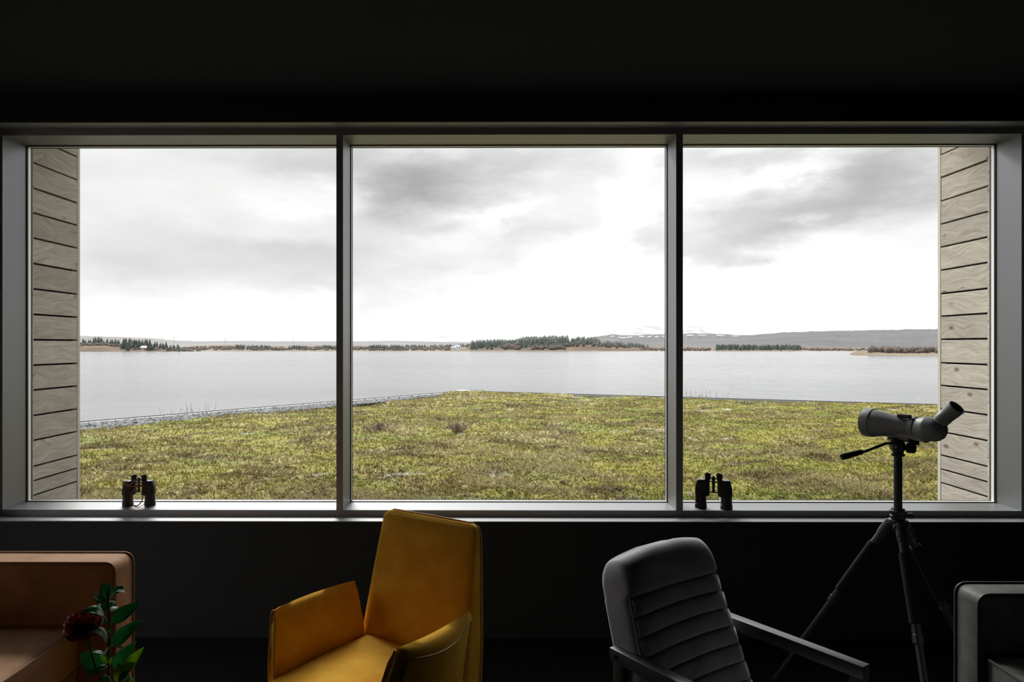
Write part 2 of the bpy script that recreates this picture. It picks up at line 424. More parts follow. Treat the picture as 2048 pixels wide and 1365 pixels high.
def add_loft(bm, rings, cap=True):
    rs = [[bm.verts.new(p) for p in r] for r in rings]
    n = len(rs[0])
    for a, b in zip(rs[:-1], rs[1:]):
        for k in range(n):
            bm.faces.new((a[k], a[(k + 1) % n], b[(k + 1) % n], b[k]))
    if cap:
        bm.faces.new(rs[0][::-1]); bm.faces.new(rs[-1])
def superring(c, ux, uy, hx, hy, n=32, e=5.0):
    """rounded rectangle around c in the plane of ux, uy."""
    c, ux, uy = Vector(c), Vector(ux), Vector(uy); out = []
    for k in range(n):
        a = 2 * PI * (k + 0.5) / n
        ca, sa = math.cos(a), math.sin(a)
        out.append(c + ux * (hx * math.copysign(abs(ca) ** (2 / e), ca)) + uy * (hy * math.copysign(abs(sa) ** (2 / e), sa)))
    return out

def softbox_bm(lo, hi, r, bulge=(0, 0, 0), n=10):
    """rounded box whose faces swell: bulge per axis."""
    bm = bmesh.new()
    bmesh.ops.create_cube(bm, size=2.0)
    bmesh.ops.subdivide_edges(bm, edges=list(bm.edges), cuts=n, use_grid_fill=True)
    c = Vector([(a + b) / 2 for a, b in zip(lo, hi)]); h = Vector([(b - a) / 2 for a, b in zip(lo, hi)])
    for v in bm.verts:
        q = Vector([math.copysign(abs(t) ** 0.7, t) for t in v.co])
        p = Vector([q[i] * h[i] for i in range(3)])
        inn = Vector([max(-(h[i] - r), min(h[i] - r, p[i])) for i in range(3)])
        d = p - inn
        if d.length > 1e-9: p = inn + d.normalized() * r
        t = [min(1, abs(p[i]) / h[i]) for i in range(3)]
        k = [1 - t[i] ** 2 for i in range(3)]
        p += Vector((math.copysign(bulge[0] * k[1] * k[2] * t[0], p[0]), math.copysign(bulge[1] * k[0] * k[2] * t[1], p[1]),
                     math.copysign(bulge[2] * k[0] * k[1] * t[2], p[2])))
        v.co = c + p
    return bm
def softbox(name, lo, hi, r, m, parent=None, bulge=(0, 0, 0), n=10):
    return bmobj(name, softbox_bm(lo, hi, r, bulge, n), m, parent, smooth=True, flat_angle=80)

def prism_bm(outline, axis, a, b, bevel=0.0, seg=3):
    """outline of (p,q) pairs extruded along axis 'x','y' or 'z' from a to b."""
    bm = bmesh.new()
    def pt(p, q, t): return {'x': (t, p, q), 'y': (p, t, q), 'z': (p, q, t)}[axis]
    A = [bm.verts.new(pt(p, q, a)) for p, q in outline]; B = [bm.verts.new(pt(p, q, b)) for p, q in outline]
    n = len(A)
    fa = bm.faces.new(A[::-1]); fb = bm.faces.new(B)
    for k in range(n): bm.faces.new((A[k], A[(k + 1) % n], B[(k + 1) % n], B[k]))
    bmesh.ops.recalc_face_normals(bm, faces=bm.faces)
    if bevel:
        es = list({e for f in (fa, fb) for e in f.edges})
        bmesh.ops.bevel(bm, geom=es, offset=bevel, segments=seg, affect='EDGES', profile=0.5)
    return bm
def arc(cx, cy, r, a0, a1, n=8):
    return [(cx + r * math.cos(math.radians(a0 + (a1 - a0) * i / n)), cy + r * math.sin(math.radians(a0 + (a1 - a0) * i / n))) for i in range(n + 1)]

# value noise in numpy
_tab = RNG.random((256, 256))
def vnoise(x, y):
    xi = np.floor(x).astype(int); yi = np.floor(y).astype(int)
    fx = x - xi; fy = y - yi
    fx = fx * fx * (3 - 2 * fx); fy = fy * fy * (3 - 2 * fy)
    g = lambda a, b: _tab[a & 255, b & 255]
    return (g(xi, yi) * (1 - fx) + g(xi + 1, yi) * fx) * (1 - fy) + (g(xi, yi + 1) * (1 - fx) + g(xi + 1, yi + 1) * fx) * fy
def fbm(x, y, o=4, gain=0.5):
    x = np.asarray(x, float); y = np.asarray(y, float)
    s = np.zeros_like(x); a = 1.0; t = 0.0
    for i in range(o):
        s = s + a * vnoise(x * 2 ** i + 17.3 * i, y * 2 ** i + 9.1 * i); t += a; a *= gain
    return s / t

# ================================================================== THE ROOM
WALL_Y0, FR_Y0, GL_Y, OUT_Y = 3.497, 3.600, 3.784, 3.820
FXL, FXR = W(5, 692, FR_Y0).x, W(2043, 692, FR_Y0).x           # clear opening of the window frame
FZT = W(1024, 269.5, FR_Y0).z
FZB = W(1024, 1021.2, FR_Y0).z
FW = 0.0325                                                    # width of the frame profile
OXL, OXR, OZT, OZB = FXL - FW, FXR + FW, FZT + FW, FZB - FW
CEIL = EYE + sz(1024, 188) * WALL_Y0
RXL, RXR, RYB = -2.95, 4.6, -3.0

tag(boxes('wall_front', [((RXL, WALL_Y0, -0.05), (RXR, OUT_Y, OZB - 0.004)), ((RXL, WALL_Y0, OZT + 0.004), (RXR, OUT_Y, 3.3)),
                         ((RXL, WALL_Y0, OZB - 0.004), (OXL - 0.004, OUT_Y, OZT + 0.004)), ((OXR + 0.004, WALL_Y0, OZB - 0.004), (RXR, OUT_Y, OZT + 0.004))],
          MT['wall']), kind='structure')
LY0, LY1, LZ0, LZ1 = 2.25, 3.42, 0.10, 2.66                      # tall unseen side window, added to throw light across from the left
tag(boxes('wall_left', [((RXL - 0.15, RYB, -0.05), (RXL, LY0, 3.3)), ((RXL - 0.15, LY1, -0.05), (RXL, OUT_Y, 3.3)),
                        ((RXL - 0.15, LY0, -0.05), (RXL, LY1, LZ0)), ((RXL - 0.15, LY0, LZ1), (RXL, LY1, 3.3))], MT['wall']), kind='structure')
win2 = tag(boxes('added_window_2', [((RXL - 0.11, LY0, LZ0), (RXL - 0.03, LY1, LZ0 + .04)), ((RXL - 0.11, LY0, LZ1 - .04), (RXL - 0.03, LY1, LZ1)),
                              ((RXL - 0.11, LY0, LZ0 + .04), (RXL - 0.03, LY0 + .04, LZ1 - .04)), ((RXL - 0.11, LY1 - .04, LZ0 + .04), (RXL - 0.03, LY1, LZ1 - .04))], MT['frame']), kind='structure')
box('glass_pane', (RXL - 0.075, LY0 + .04, LZ0 + .04), (RXL - 0.069, LY1 - .04, LZ1 - .04), MT['glass'], win2)
tag(box('wall_right', (RXR, RYB, -0.05), (RXR + 0.15, OUT_Y, 3.3), MT['wall']), kind='structure')
tag(box('wall_back', (RXL, RYB - 0.15, -0.05), (RXR, RYB, 3.3), MT['wall']), kind='structure')
tag(box('floor', (RXL, RYB, -0.05), (RXR, WALL_Y0, 0.0), MT['floor']), kind='structure')
tag(box('ceiling', (RXL, RYB, CEIL), (RXR, WALL_Y0, CEIL + 0.2), MT['ceiling']), kind='structure')
# lining of the recess around the window
tag(box('trim_1', (OXL - 0.004, WALL_Y0 + 0.0005, OZB - 0.004), (OXR + 0.004, FR_Y0 + 0.02, OZB), MT['frame']), kind='structure')
tag(box('trim_2', (OXL - 0.004, WALL_Y0 + 0.0005, OZT), (OXR + 0.004, FR_Y0 + 0.02, OZT + 0.004), MT['frame']), kind='structure')
tag(box('trim_3', (OXL - 0.004, WALL_Y0 + 0.0005, OZB), (OXL, FR_Y0 + 0.02, OZT), MT['frame']), kind='structure')
tag(box('trim_4', (OXR, WALL_Y0 + 0.0005, OZB), (OXR + 0.004, FR_Y0 + 0.02, OZT), MT['frame']), kind='structure')

# window: frame, two mullions, three panes
def ring_boxes(x0, x1, z0, z1, w, y0, y1):
    return [((x0 - w, y0, z0 - w), (x1 + w, y1, z0)), ((x0 - w, y0, z1), (x1 + w, y1, z1 + w)),
            ((x0 - w, y0, z0), (x0, y1, z1)), ((x1, y0, z0), (x1 + w, y1, z1))]
win = tag(boxes('window_1', ring_boxes(FXL, FXR, FZB, FZT, FW, FR_Y0, GL_Y - 0.002), MT['frame']), kind='structure')
M1a, M1b = W(672.5, 692, FR_Y0).x, W(686, 692, FR_Y0).x
M2a, M2b = W(1352.3, 692, FR_Y0).x, W(1366, 692, FR_Y0).x
for a, b in ((M1a, M1b), (M2a, M2b)):
    box('mullion', (a, FR_Y0, FZB), (b, GL_Y - 0.002, FZT), MT['frame'], win, bevel=0.0012, seg=1)
for a, b in ((FXL, M1a), (M1b, M2a), (M2b, FXR)):
    g = 0.004
    boxes('gasket', ring_boxes(a + g, b - g, FZB + g, FZT - g, g, GL_Y - 0.002, GL_Y + 0.010), MT['gasket'], win)
    box('glass_pane', (a, GL_Y, FZB), (b, GL_Y + 0.006, FZT), MT['glass'], win)
    g = 0.002
    boxes('outer_bead', ring_boxes(a + g, b - g, FZB + g, FZT - g, g + 0.012, GL_Y + 0.010, OUT_Y), MT['alum'], win)
    g = 0.004
    boxes('outer_seal', ring_boxes(a + g, b - g, FZB + g, FZT - g, g, OUT_Y, OUT_Y + 0.008), MT['gasket'], win)

# timber cheeks of the niche outside, board by board
Y_N, Y_F = 3.872, 4.28
def cheek(side):
    s = 1 if side > 0 else -1
    bx = s * abs(W(1976 if s > 0 else 66, 692, Y_N).x)            # face of the boards
    nm = 'wall_outside_right' if s > 0 else 'wall_outside_left'
    lo, hi = sorted((bx + s * 0.030, bx + s * 0.16))
    root = tag(box(nm, (lo, OUT_Y, -0.5), (hi, Y_F, 3.15), MT['dark']), kind='structure')
    pxn = 1975 if s > 0 else 66
    joints_near = [172, 223, 274, 325, 376, 425.5, 476, 527, 578, 629, 680, 731, 781, 832, 882, 934, 963, 992.5, 1043, 1094]
    if s > 0:
        joints_near = [167, 218, 269, 320, 372, 423, 474, 525, 577, 627, 678, 730, 780, 831, 882.5, 934, 965, 995, 1046, 1097]
    zs = [EYE + sz(pxn, j) * Y_N for j in joints_near]
    gap = 0.0052
    for zt, zb in zip(zs[:-1], zs[1:]):
        p = random.uniform(-0.0015, 0.0015)
        xa, xb = sorted((bx + s * p, bx + s * 0.024))
        box('board', (xa, Y_N, zb + gap), (xb, Y_F, zt - gap), MT['wood'], root, bevel=0.0015, seg=1)
    # corner post at the outer end, stands proud of the boards
    xa, xb = sorted((bx - s * 0.001, bx + s * 0.16))
    box('corner_post', (xa, Y_F + 0.003, -0.5), (xb, Y_F + 0.031, 3.15), MT['batten'], root, bevel=0.002, seg=1)
    # strip between window and boards: pale batten, blocks modelling the boards' reflection
    xa, xb = sorted((bx - s * 0.001, bx + s * 0.03))
    box('batten', (xa, OUT_Y + 0.010, -0.2), (xb, Y_N - 0.004, 3.1), MT['batten'], root)
    z = FZT + 0.1
    while z > FZB - 0.1:
        xa, xb = sorted((bx - s * 0.004, bx + s * 0.02))
        box('reflection_block', (xa, Y_N - 0.018, z - 0.148), (xb, Y_N - 0.002, z - 0.006), MT['wood'], root)
        z -= 0.154
cheek(-1); cheek(1)
tag(box('ceiling_outside', (-2.9, OUT_Y, 3.15), (3.1, Y_F + 0.1, 3.3), MT['batten']), kind='structure')
tag(box('floor_outside', (-2.62, OUT_Y, 0.36), (2.77, Y_F + 0.1, 0.44), MT['dark']), kind='structure')

# ================================================================== OUTSIDE: turf roof, bank, lake
TZ = 0.50
def T(px, py): 
    y = (TZ - EYE) / sz(px, py)
    return np.array([sx(px) * y, y])
Cn, Lf, Rt = T(925, 781.5), T(163, 842.5), T(1868, 808.5)
Ldir = (Lf - Cn); Ldir /= np.linalg.norm(Ldir)
Rdir = (Rt - Cn); Rdir /= np.linalg.norm(Rdir)
Ln = np.array([-Ldir[1], Ldir[0]]); Rn = np.array([-Rdir[1], Rdir[0]])
Pin = np.array([1.0, 6.0])
if np.dot(Pin - Cn, Ln) < 0: Ln = -Ln
if np.dot(Pin - Cn, Rn) < 0: Rn = -Rn
def dL(x, y): return (x - Cn[0]) * Ln[0] + (y - Cn[1]) * Ln[1]
def dR(x, y): return (x - Cn[0]) * Rn[0] + (y - Cn[1]) * Rn[1]
GRAVEL = 0.66
def gravel_w(x, y):                     # the strip narrows towards the corner
    s = (x - Cn[0]) * Ldir[0] + (y - Cn[1]) * Ldir[1]
    return np.clip(0.10 + s * 0.085, 0.10, GRAVEL) + 0.22 * (fbm(x * 1.7, y * 1.7, 3) - 0.5)
def turf_h(x, y):
    h = TZ - 0.03 + 0.10 * (fbm(x * 0.55, y * 0.55, 2) - 0.5) + 0.085 * (fbm(x * 2.1 + 5, y * 2.6, 3) - 0.5) + 0.05 * (fbm(x * 7, y * 8.5, 3) - 0.5)
    e = dL(x, y) - gravel_w(x, y)
    return h - 0.03 * np.exp(-np.maximum(e, 0) / 0.10)
PAL = np.array([[0.228, 0.212, 0.034], [0.165, 0.176, 0.030], [0.330, 0.272, 0.115], [0.480, 0.400, 0.220], [0.175, 0.115, 0.045], [0.080, 0.070, 0.026], [0.42, 0.40, 0.31]]) * 0.62
def turf_col(x, y, jitter=None):
    n = len(x)
    a = fbm(x * 0.9 + 3, y * 1.5 + 1, 4); b = fbm(x * 1.6 + 40, y * 2.6 + 7, 4); c = fbm(x * 3.4 + 80, y * 5.2 + 3, 3); d = fbm(x * 0.6 + 120, y * 0.9, 3)
    if jitter is not None:
        a = a + jitter * 0.10; b = b - jitter * 0.06; c = c + jitter * 0.12
    w = np.zeros((n, 7))
    sm = lambda v, lo, hi: np.clip((v - lo) / (hi - lo), 0, 1)
    near = np.clip((8.5 - y) / 4.0, 0, 1)
    green = sm(a, 0.42, 0.60)
    straw = sm(b + 0.07 * near, 0.47, 0.62); brown = sm(1 - c - 0.10 * b, 0.47, 0.60); dark = sm(1 - c, 0.64, 0.74)
    base = PAL[0][None] * (1 - green[:, None]) + PAL[1][None] * green[:, None]
    s2 = sm(b + 0.09 * near, 0.60, 0.70)
    strawc = PAL[2][None] * (1 - s2[:, None]) + PAL[3][None] * s2[:, None]
    col = base * (1 - 0.62 * straw[:, None]) + strawc * 0.62 * straw[:, None]
    col = col * (1 - 0.72 * brown[:, None]) + PAL[4][None] * 0.72 * brown[:, None]
    col = col * (1 - 0.8 * dark[:, None]) + PAL[5][None] * 0.8 * dark[:, None]
    wh = sm(d * 0.5 + fbm(x * 5 + 11, y * 12 + 4, 3) * 0.5, 0.675, 0.72) * 0.8
    col = col * (1 - wh[:, None]) + PAL[6][None] * wh[:, None]
    return col

def numpy_mesh(name, V, Fc, k, m, tint=None, smooth=False):
    me = bpy.data.meshes.new(name)
    me.vertices.add(len(V)); me.vertices.foreach_set('co', V.astype(np.float32).ravel())
    nf = len(Fc)
    me.loops.add(nf * k); me.loops.foreach_set('vertex_index', Fc.astype(np.int32).ravel())
    me.polygons.add(nf); me.polygons.foreach_set('loop_start', np.arange(0, nf * k, k, dtype=np.int32))
    me.polygons.foreach_set('loop_total', np.full(nf, k, dtype=np.int32))
    if smooth: me.polygons.foreach_set('use_smooth', np.ones(nf, dtype=bool))
    me.update(calc_edges=True)
    if tint is not None:
        at = me.color_attributes.new('tint', 'FLOAT_COLOR', 'POINT')
        c4 = np.ones((len(V), 4), np.float32); c4[:, :3] = tint
        at.data.foreach_set('color', c4.ravel())
    me.materials.append(m)
    o = bpy.data.objects.new(name, me); COL.objects.link(o)
    return o

# sheared grid between the two edge lines (corner = Cn)
def turf():
    xs = np.arange(-10.5, 13.0, 0.06); ys = np.arange(4.33, 15.6, 0.06)
    X, Y = np.meshgrid(xs, ys)
    x, y = X.ravel().copy(), Y.ravel().copy()
    for _ in range(3):
        dl = dL(x, y) - gravel_w(x, y); k = np.minimum(dl, 0); x -= Ln[0] * k; y -= Ln[1] * k
        dr = dR(x, y) - 0.019; k = np.minimum(dr, 0); x -= Rn[0] * k; y -= Rn[1] * k
    ok0 = (dL(X.ravel(), Y.ravel()) > -0.02) & (dR(X.ravel(), Y.ravel()) > -0.05) & (np.abs(x) < y * 0.85 + 1.2)
    z = turf_h(x, y)
    V = np.stack([x, y, z], 1)
    nx = len(xs); ny = len(ys)
    i = np.arange(nx * ny).reshape(ny, nx)
    q = np.stack([i[:-1, :-1], i[:-1, 1:], i[1:, 1:], i[1:, :-1]], -1).reshape(-1, 4)
    q = q[ok0[q].all(1)]
    used = np.unique(q); remap = np.zeros(len(V), int); remap[used] = np.arange(len(used))
    return numpy_mesh('turf', V[used], remap[q], 4, MT['turf'], turf_col(x[used], y[used]), smooth=True)
tag(turf(), kind='structure')
tag(box('roof_slab', (-13, 4.33, 0.25), (15, 4.34, 0.44), MT['dark']), kind='structure')

def blades():
    n = 420000
    # more roots close to the window where each blade shows
    y = 4.36 + (RNG.random(n) ** 1.35) * 11.2
    x = (RNG.random(n) * 2 - 1) * (y * 0.80 + 0.5) + 0.02 * y
    e = np.minimum(dL(x, y) - gravel_w(x, y), dR(x, y) - 0.02)
    k = e > 0
    x, y = x[k], y[k]; n = len(x)
    z = turf_h(x, y)
    jit = RNG.normal(size=n)
    col = turf_col(x, y, jit) * np.clip(1.0 + 0.28 * RNG.normal(size=n), 0.35, 1.8)[:, None]
    tall = fbm(x * 1.6 + 40, y * 2.6 + 7, 4)
    hgt = (0.010 + 0.022 * RNG.random(n) ** 2) * (0.7 + 1.0 * np.clip((tall - 0.45) * 4, 0, 1))
    wid = (0.0035 + 0.0045 * RNG.random(n)) * (0.7 + y * 0.075)
    ang = RNG.random(n) * 2 * PI; lean = 0.6 + 2.2 * RNG.random(n)
    la = ang + RNG.normal(size=n) * 0.4 + PI / 2
    bx, by = np.cos(ang) * wid, np.sin(ang) * wid
    tx, ty = x + np.cos(la) * hgt * lean, y + np.sin(la) * hgt * lean
    V = np.empty((n, 3, 3))
    V[:, 0] = np.stack([x - bx, y - by, z - 0.008], 1); V[:, 1] = np.stack([x + bx, y + by, z - 0.008], 1)
    V[:, 2] = np.stack([tx, ty, z + hgt], 1)
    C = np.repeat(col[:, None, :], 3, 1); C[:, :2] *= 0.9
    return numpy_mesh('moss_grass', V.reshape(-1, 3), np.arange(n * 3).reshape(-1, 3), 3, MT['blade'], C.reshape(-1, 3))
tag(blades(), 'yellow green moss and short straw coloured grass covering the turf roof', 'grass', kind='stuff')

# metal edging along both sides
def edging(name, p0, d, nrm, ln, wd, m):
    bm = bmesh.new()
    def strip(o0, o1, z0, z1):
        c = []
        for t in (0.0, ln):
            for o_, z_ in ((o0, z0), (o1, z0), (o1, z1), (o0, z1)):
                q = p0 + d * t + nrm * o_
                c.append(bm.verts.new((q[0], q[1], z_)))
        for a in range(4):
            b = (a + 1) % 4
            bm.faces.new((c[a], c[b], c[4 + b], c[4 + a]))
        bm.faces.new(c[:4]); bm.faces.new(c[4:])
    strip(-0.02, wd, TZ - 0.15, TZ - 0.02)
    strip(-0.055, -0.021, TZ - 1.0, TZ - 0.004)
    lip = len(bm.faces) - 6
    bm.faces.ensure_lookup_table()
    for f in bm.faces[lip:]: f.material_index = 1
    o = bmobj(name, bm, m); o.data.materials.append(MT['zinc_dark'])
    return tag(o, kind='structure')
edging('trim_5', Cn, Ldir, Ln, 9.5, 0.022, MT['alum'])
edging('trim_6', Cn, Rdir, Rn, 13.0, 0.02, MT['zinc'])
# white membrane piece showing at the far corner
bm = bmesh.new()
for s0, s1, o0, o1 in ((-0.1, 0.55, 0.05, 0.12),):
    r = [Cn + Rdir * s + Rn * o for s, o in ((s0, o0), (s1, o0), (s1, o1), (s0, o1))]
    lo = [bm.verts.new((p[0], p[1], TZ - 0.06)) for p in r]; hi = [bm.verts.new((p[0], p[1], TZ + 0.010)) for p in r]
    bm.faces.new(lo); bm.faces.new(hi)
    for a in range(4): bm.faces.new((lo[a], lo[(a + 1) % 4], hi[(a + 1) % 4], hi[a]))
tag(bmobj('trim_7', bm, MT['white']), kind='structure')

def gravel():
    n = 9000
    s = RNG.random(n) * 9.4; o = 0.085 + RNG.random(n) * 0.92
    x = Cn[0] + Ldir[0] * s + Ln[0] * o; y = Cn[1] + Ldir[1] * s + Ln[1] * o
    k = o < gravel_w(x, y) + 0.22
    x, y = x[k], y[k]; n = len(x)
    oc = np.array([[1, 0, 0], [0, 1, 0], [-1, 0, 0], [0, -1, 0], [0, 0, 1], [0, 0, -1]], float)
    fc = np.array([[0, 1, 4], [1, 2, 4], [2, 3, 4], [3, 0, 4], [1, 0, 5], [2, 1, 5], [3, 2, 5], [0, 3, 5]])
    r = 0.022 + 0.022 * RNG.random(n)
    sc = np.stack([r * (0.7 + 0.6 * RNG.random(n)), r * (0.7 + 0.6 * RNG.random(n)), r * (0.5 + 0.4 * RNG.random(n))], 1)
    a = RNG.random(n) * PI
    P = oc[None] * sc[:, None, :]
    ca, sa = np.cos(a)[:, None], np.sin(a)[:, None]
    P = np.stack([P[..., 0] * ca - P[..., 1] * sa, P[..., 0] * sa + P[..., 1] * ca, P[..., 2]], -1)
    P += np.stack([x, y, TZ - 0.055 + 0.028 * RNG.random(n)], 1)[:, None, :]
    Fc = (fc[None] + (np.arange(n) * 6)[:, None, None]).reshape(-1, 3)
    return numpy_mesh('gravel', P.reshape(-1, 3), Fc, 3, MT['gravel'])
tag(gravel(), 'strip of dark grey gravel along the left edge of the turf roof', 'gravel', kind='stuff')
q = [Cn + Ldir * 0 + Ln * 0.05, Cn + Ldir * 9.4 + Ln * 0.05, Cn + Ldir * 9.4 + Ln * 1.1, Cn + Ln * 1.1]
tag(obj('gravel_bed', [(p[0], p[1], z) for z in (TZ - 0.25, TZ - 0.10) for p in q], [(0, 1, 2, 3), (7, 6, 5, 4), (0, 1, 5, 4), (1, 2, 6, 5), (2, 3, 7, 6), (3, 0, 4, 7)], MT['gravel']), kind='structure')

# bank falling from the building to the lake
LAKE = -4.5
def bank():
    xs = np.linspace(-70, 80, 61); ys = np.concatenate([np.linspace(-40, 3, 8), np.linspace(4.4, 30, 20), np.linspace(33, 60, 8)])
    X, Y = np.meshgrid(xs, ys)
    Z = -0.6 - np.clip((Y - 8) / 26, 0, 1) * 4.6 + 0.3 * (fbm(X * 0.2, Y * 0.2, 3) - 0.5)
    V = np.stack([X.ravel(), Y.ravel(), Z.ravel()], 1)
    i = np.arange(X.size).reshape(X.shape)
    return numpy_mesh('bank', V, np.stack([i[:-1, :-1], i[:-1, 1:], i[1:, 1:], i[1:, :-1]], -1).reshape(-1, 4), 4, MT['brownland'], smooth=True)
tag(bank(), kind='structure')
tag(obj('lake', [(-1600, 20, LAKE), (1900, 20, LAKE), (1900, 1400, LAKE), (-1600, 1400, LAKE)], [(0, 1, 2, 3)], MT['water']),
    'wide wind ruffled grey lake beyond the turf roof', 'lake', kind='stuff')

# far land: every ridge a hill with its own distance, depth and back slope
def land(name, D0, D1, sil, m, foot=LAKE - 0.3, shore=None, rough=0.06, nu=160, nt_=14, back=1.25, power=0.8):
    """sil: (px, py) of the crest as seen in the photograph, crest at distance D1, foot at D0."""
    sp = np.array([p[0] for p in sil], float); sy = np.array([p[1] for p in sil], float)
    pxs = np.linspace(sp[0], sp[-1], nu)
    def crest(px): return EYE + np.interp(px, sp, [sz(a, b) * D1 for a, b in sil])
    def d0(px): return D0 if shore is None else np.interp(px, [s[0] for s in shore], [s[1] for s in shore])
    sxs = lambda px: np.array([sx(p) for p in np.atleast_1d(px)])
    def ground(px, t):
        px = np.asarray(px, float); t = np.asarray(t, float)
        d = d0(px) * (1 - t) + D1 * t
        h = foot + (crest(px) - foot) * np.power(np.clip(t, 0, 1), power)
        h = h + (crest(px) - foot) * rough * (fbm(px * 0.09 + D1, t * 5, 4) - 0.5) * 2 * np.clip(t * 6, 0, 1)
        return np.stack([sxs(px) * d, d + 0 * px, h], -1)
    rows = [ground(pxs, np.full(nu, t)) for t in np.linspace(0, 1, nt_)]
    last = rows[-1].copy(); b = last.copy(); b[:, :2] *= back; b[:, 2] = foot
    rows.append((last + b) / 2 + np.array([0, 0, 0.0])); rows.append(b)
    V = np.concatenate(rows, 0)
    i = np.arange(len(rows) * nu).reshape(len(rows), nu)
    Fc = np.stack([i[:-1, :-1], i[:-1, 1:], i[1:, 1:], i[1:, :-1]], -1).reshape(-1, 4)
    tag(numpy_mesh(name, V, Fc, 4, m, smooth=True), kind='structure')
    return ground

land('snow_mountain', 5200, 7600, [(700, 682), (760, 674), (800, 669), (830, 674), (880, 667), (920, 676), (990, 682), (1100, 680), (1180, 672), (1215, 663), (1240, 654), (1252, 649), (1266, 647),
      (1285, 652), (1310, 654), (1340, 657), (1370, 653), (1395, 651), (1420, 657), (1450, 659), (1480, 664), (1530, 663), (1600, 665), (1660, 672)], MT['snow'], rough=0.10, nu=260, nt_=24)
fell_g = land('fell', 3000, 4600, [(1120, 690), (1160, 681), (1185, 675), (1225, 669), (1245, 671), (1300, 670), (1340, 670), (1390, 667), (1430, 668), (1480, 671), (1560, 668), (1650, 672), (1700, 680)], MT['fell'], rough=0.05, nu=200, nt_=20)
land('far_plain', 1250, 2500, [(-200, 674), (60, 673), (163, 672), (240, 674), (300, 677), (350, 681), (400, 683), (450, 682), (520, 682.5), (600, 683), (700, 683), (800, 682), (860, 684), (950, 685), (1050, 686), (1200, 686), (1300, 688)], MT['farland'], rough=0.05)
land('birch_slope', 1150, 2900, [(1100, 689), (1180, 684), (1260, 680), (1340, 678), (1420, 676), (1500, 672), (1560, 666), (1620, 663), (1700, 661), (1780, 660), (1868, 658), (2000, 655), (2300, 650)], MT['birch'], rough=0.04, nu=200)
g_shore = land('far_shore', 740, 1150, [(340, 697), (400, 692), (470, 690), (540, 693), (640, 692), (740, 692), (840, 693), (900, 692), (930, 690), (1000, 690), (1130, 687), (1180, 688), (1240, 691), (1330, 694), (1420, 695), (1500, 694), (1640, 695), (1760, 696), (1900, 696), (2100, 696)], MT['ochre'], rough=0.10, nu=240)
g_head = land('headland', 690, 820, [(-220, 682), (60, 684), (163, 687), (185, 685), (215, 687), (245, 691), (275, 693), (310, 692), (340, 696), (372, 701), (400, 704)], MT['brownland'], rough=0.10)
g_hill = land('wooded_hill', 752, 980, [(918, 699), (932, 694), (945, 692), (990, 689), (1040, 687), (1090, 684), (1135, 683), (1180, 685), (1240, 689), (1290, 694), (1330, 700)], MT['brownland'], rough=0.08)
g_pen = land('peninsula', 372, 470, [(1700, 707.5), (1712, 703), (1735, 701.5), (1770, 702), (1830, 703), (1870, 702), (1950, 701), (2150, 698)], MT['ochre'], shore=[(1700, 425), (1740, 405), (1870, 392), (2150, 360)], rough=0.10)

# thickets of leafless birch: bumpy, seen as a mass
def thicket(name, ground, spans, m, label, hgt, n, spread):
    V, Fc = [], []
    for (p0, p1, t0, t1, cnt) in spans:
        for _ in range(cnt):
            px = random.uniform(p0, p1); t = random.uniform(t0, t1)
            g = ground(np.array([px]), np.array([t]))[0]
            h = hgt * random.uniform(0.5, 1.15); r = spread * random.uniform(0.6, 1.3)
            b = len(V); k = 7
            a0 = random.random() * 6
            for j, (fr, fz) in enumerate(((0.75, -0.1), (1.0, 0.35), (0.7, 0.75))):
                for i in range(k):
                    a = a0 + 2 * PI * i / k; rr = r * fr * random.uniform(0.75, 1.2)
                    V.append((g[0] + math.cos(a) * rr, g[1] + math.sin(a) * rr, g[2] + h * fz * random.uniform(0.85, 1.15)))
            V.append((g[0], g[1], g[2] + h))
            for j in range(2):
                for i in range(k):
                    Fc.append((b + j * k + i, b + j * k + (i + 1) % k, b + (j + 1) * k + (i + 1) % k))
                    Fc.append((b + j * k + i, b + (j + 1) * k + (i + 1) % k, b + (j + 1) * k + i))
            for i in range(k): Fc.append((b + 2 * k + i, b + 2 * k + (i + 1) % k, b + 3 * k))
    o = numpy_mesh(name, np.array(V), np.array(Fc), 3, m)
    return tag(o, label, 'thicket', kind='stuff')
thicket('birch_thicket', g_pen, [(1738, 1760, 0.55, 0.9, 30), (1760, 2050, 0.5, 0.95, 420)], MT['thicket'], 'leafless reddish brown birch thicket on the peninsula at the right', 3.6, 0, 1.3)
thicket('birch_thicket', g_shore, [(600, 800, 0.1, 0.6, 260), (360, 480, 0.1, 0.6, 150), (800, 900, 0.1, 0.5, 150), (1280, 1420, 0.08, 0.4, 160), (500, 620, 0.1, 0.5, 150), (1600, 1760, .1, .4, 120)], MT['thicket'], 'low brown scrub scattered along the far lake shore', 2.2, 0, 2.0)
thicket('birch_thicket', g_hill, [(1005, 1040, 0.1, 0.5, 50), (1060, 1130, 0.08, 0.25, 50), (1130, 1250, 0.3, 0.8, 60)], MT['thicket'], 'pale brown birch thicket between the dark spruces of the wooded hill', 4.5, 0, 2.0)
thicket('birch_thicket', g_head, [(163, 290, 0.55, 0.95, 130), (250, 400, 0.2, 0.8, 90), (-100, 163, 0.3, 0.9, 40)], MT['thicket'], 'dark brown scrub over the headland at the far left', 2.2, 0, 1.8)

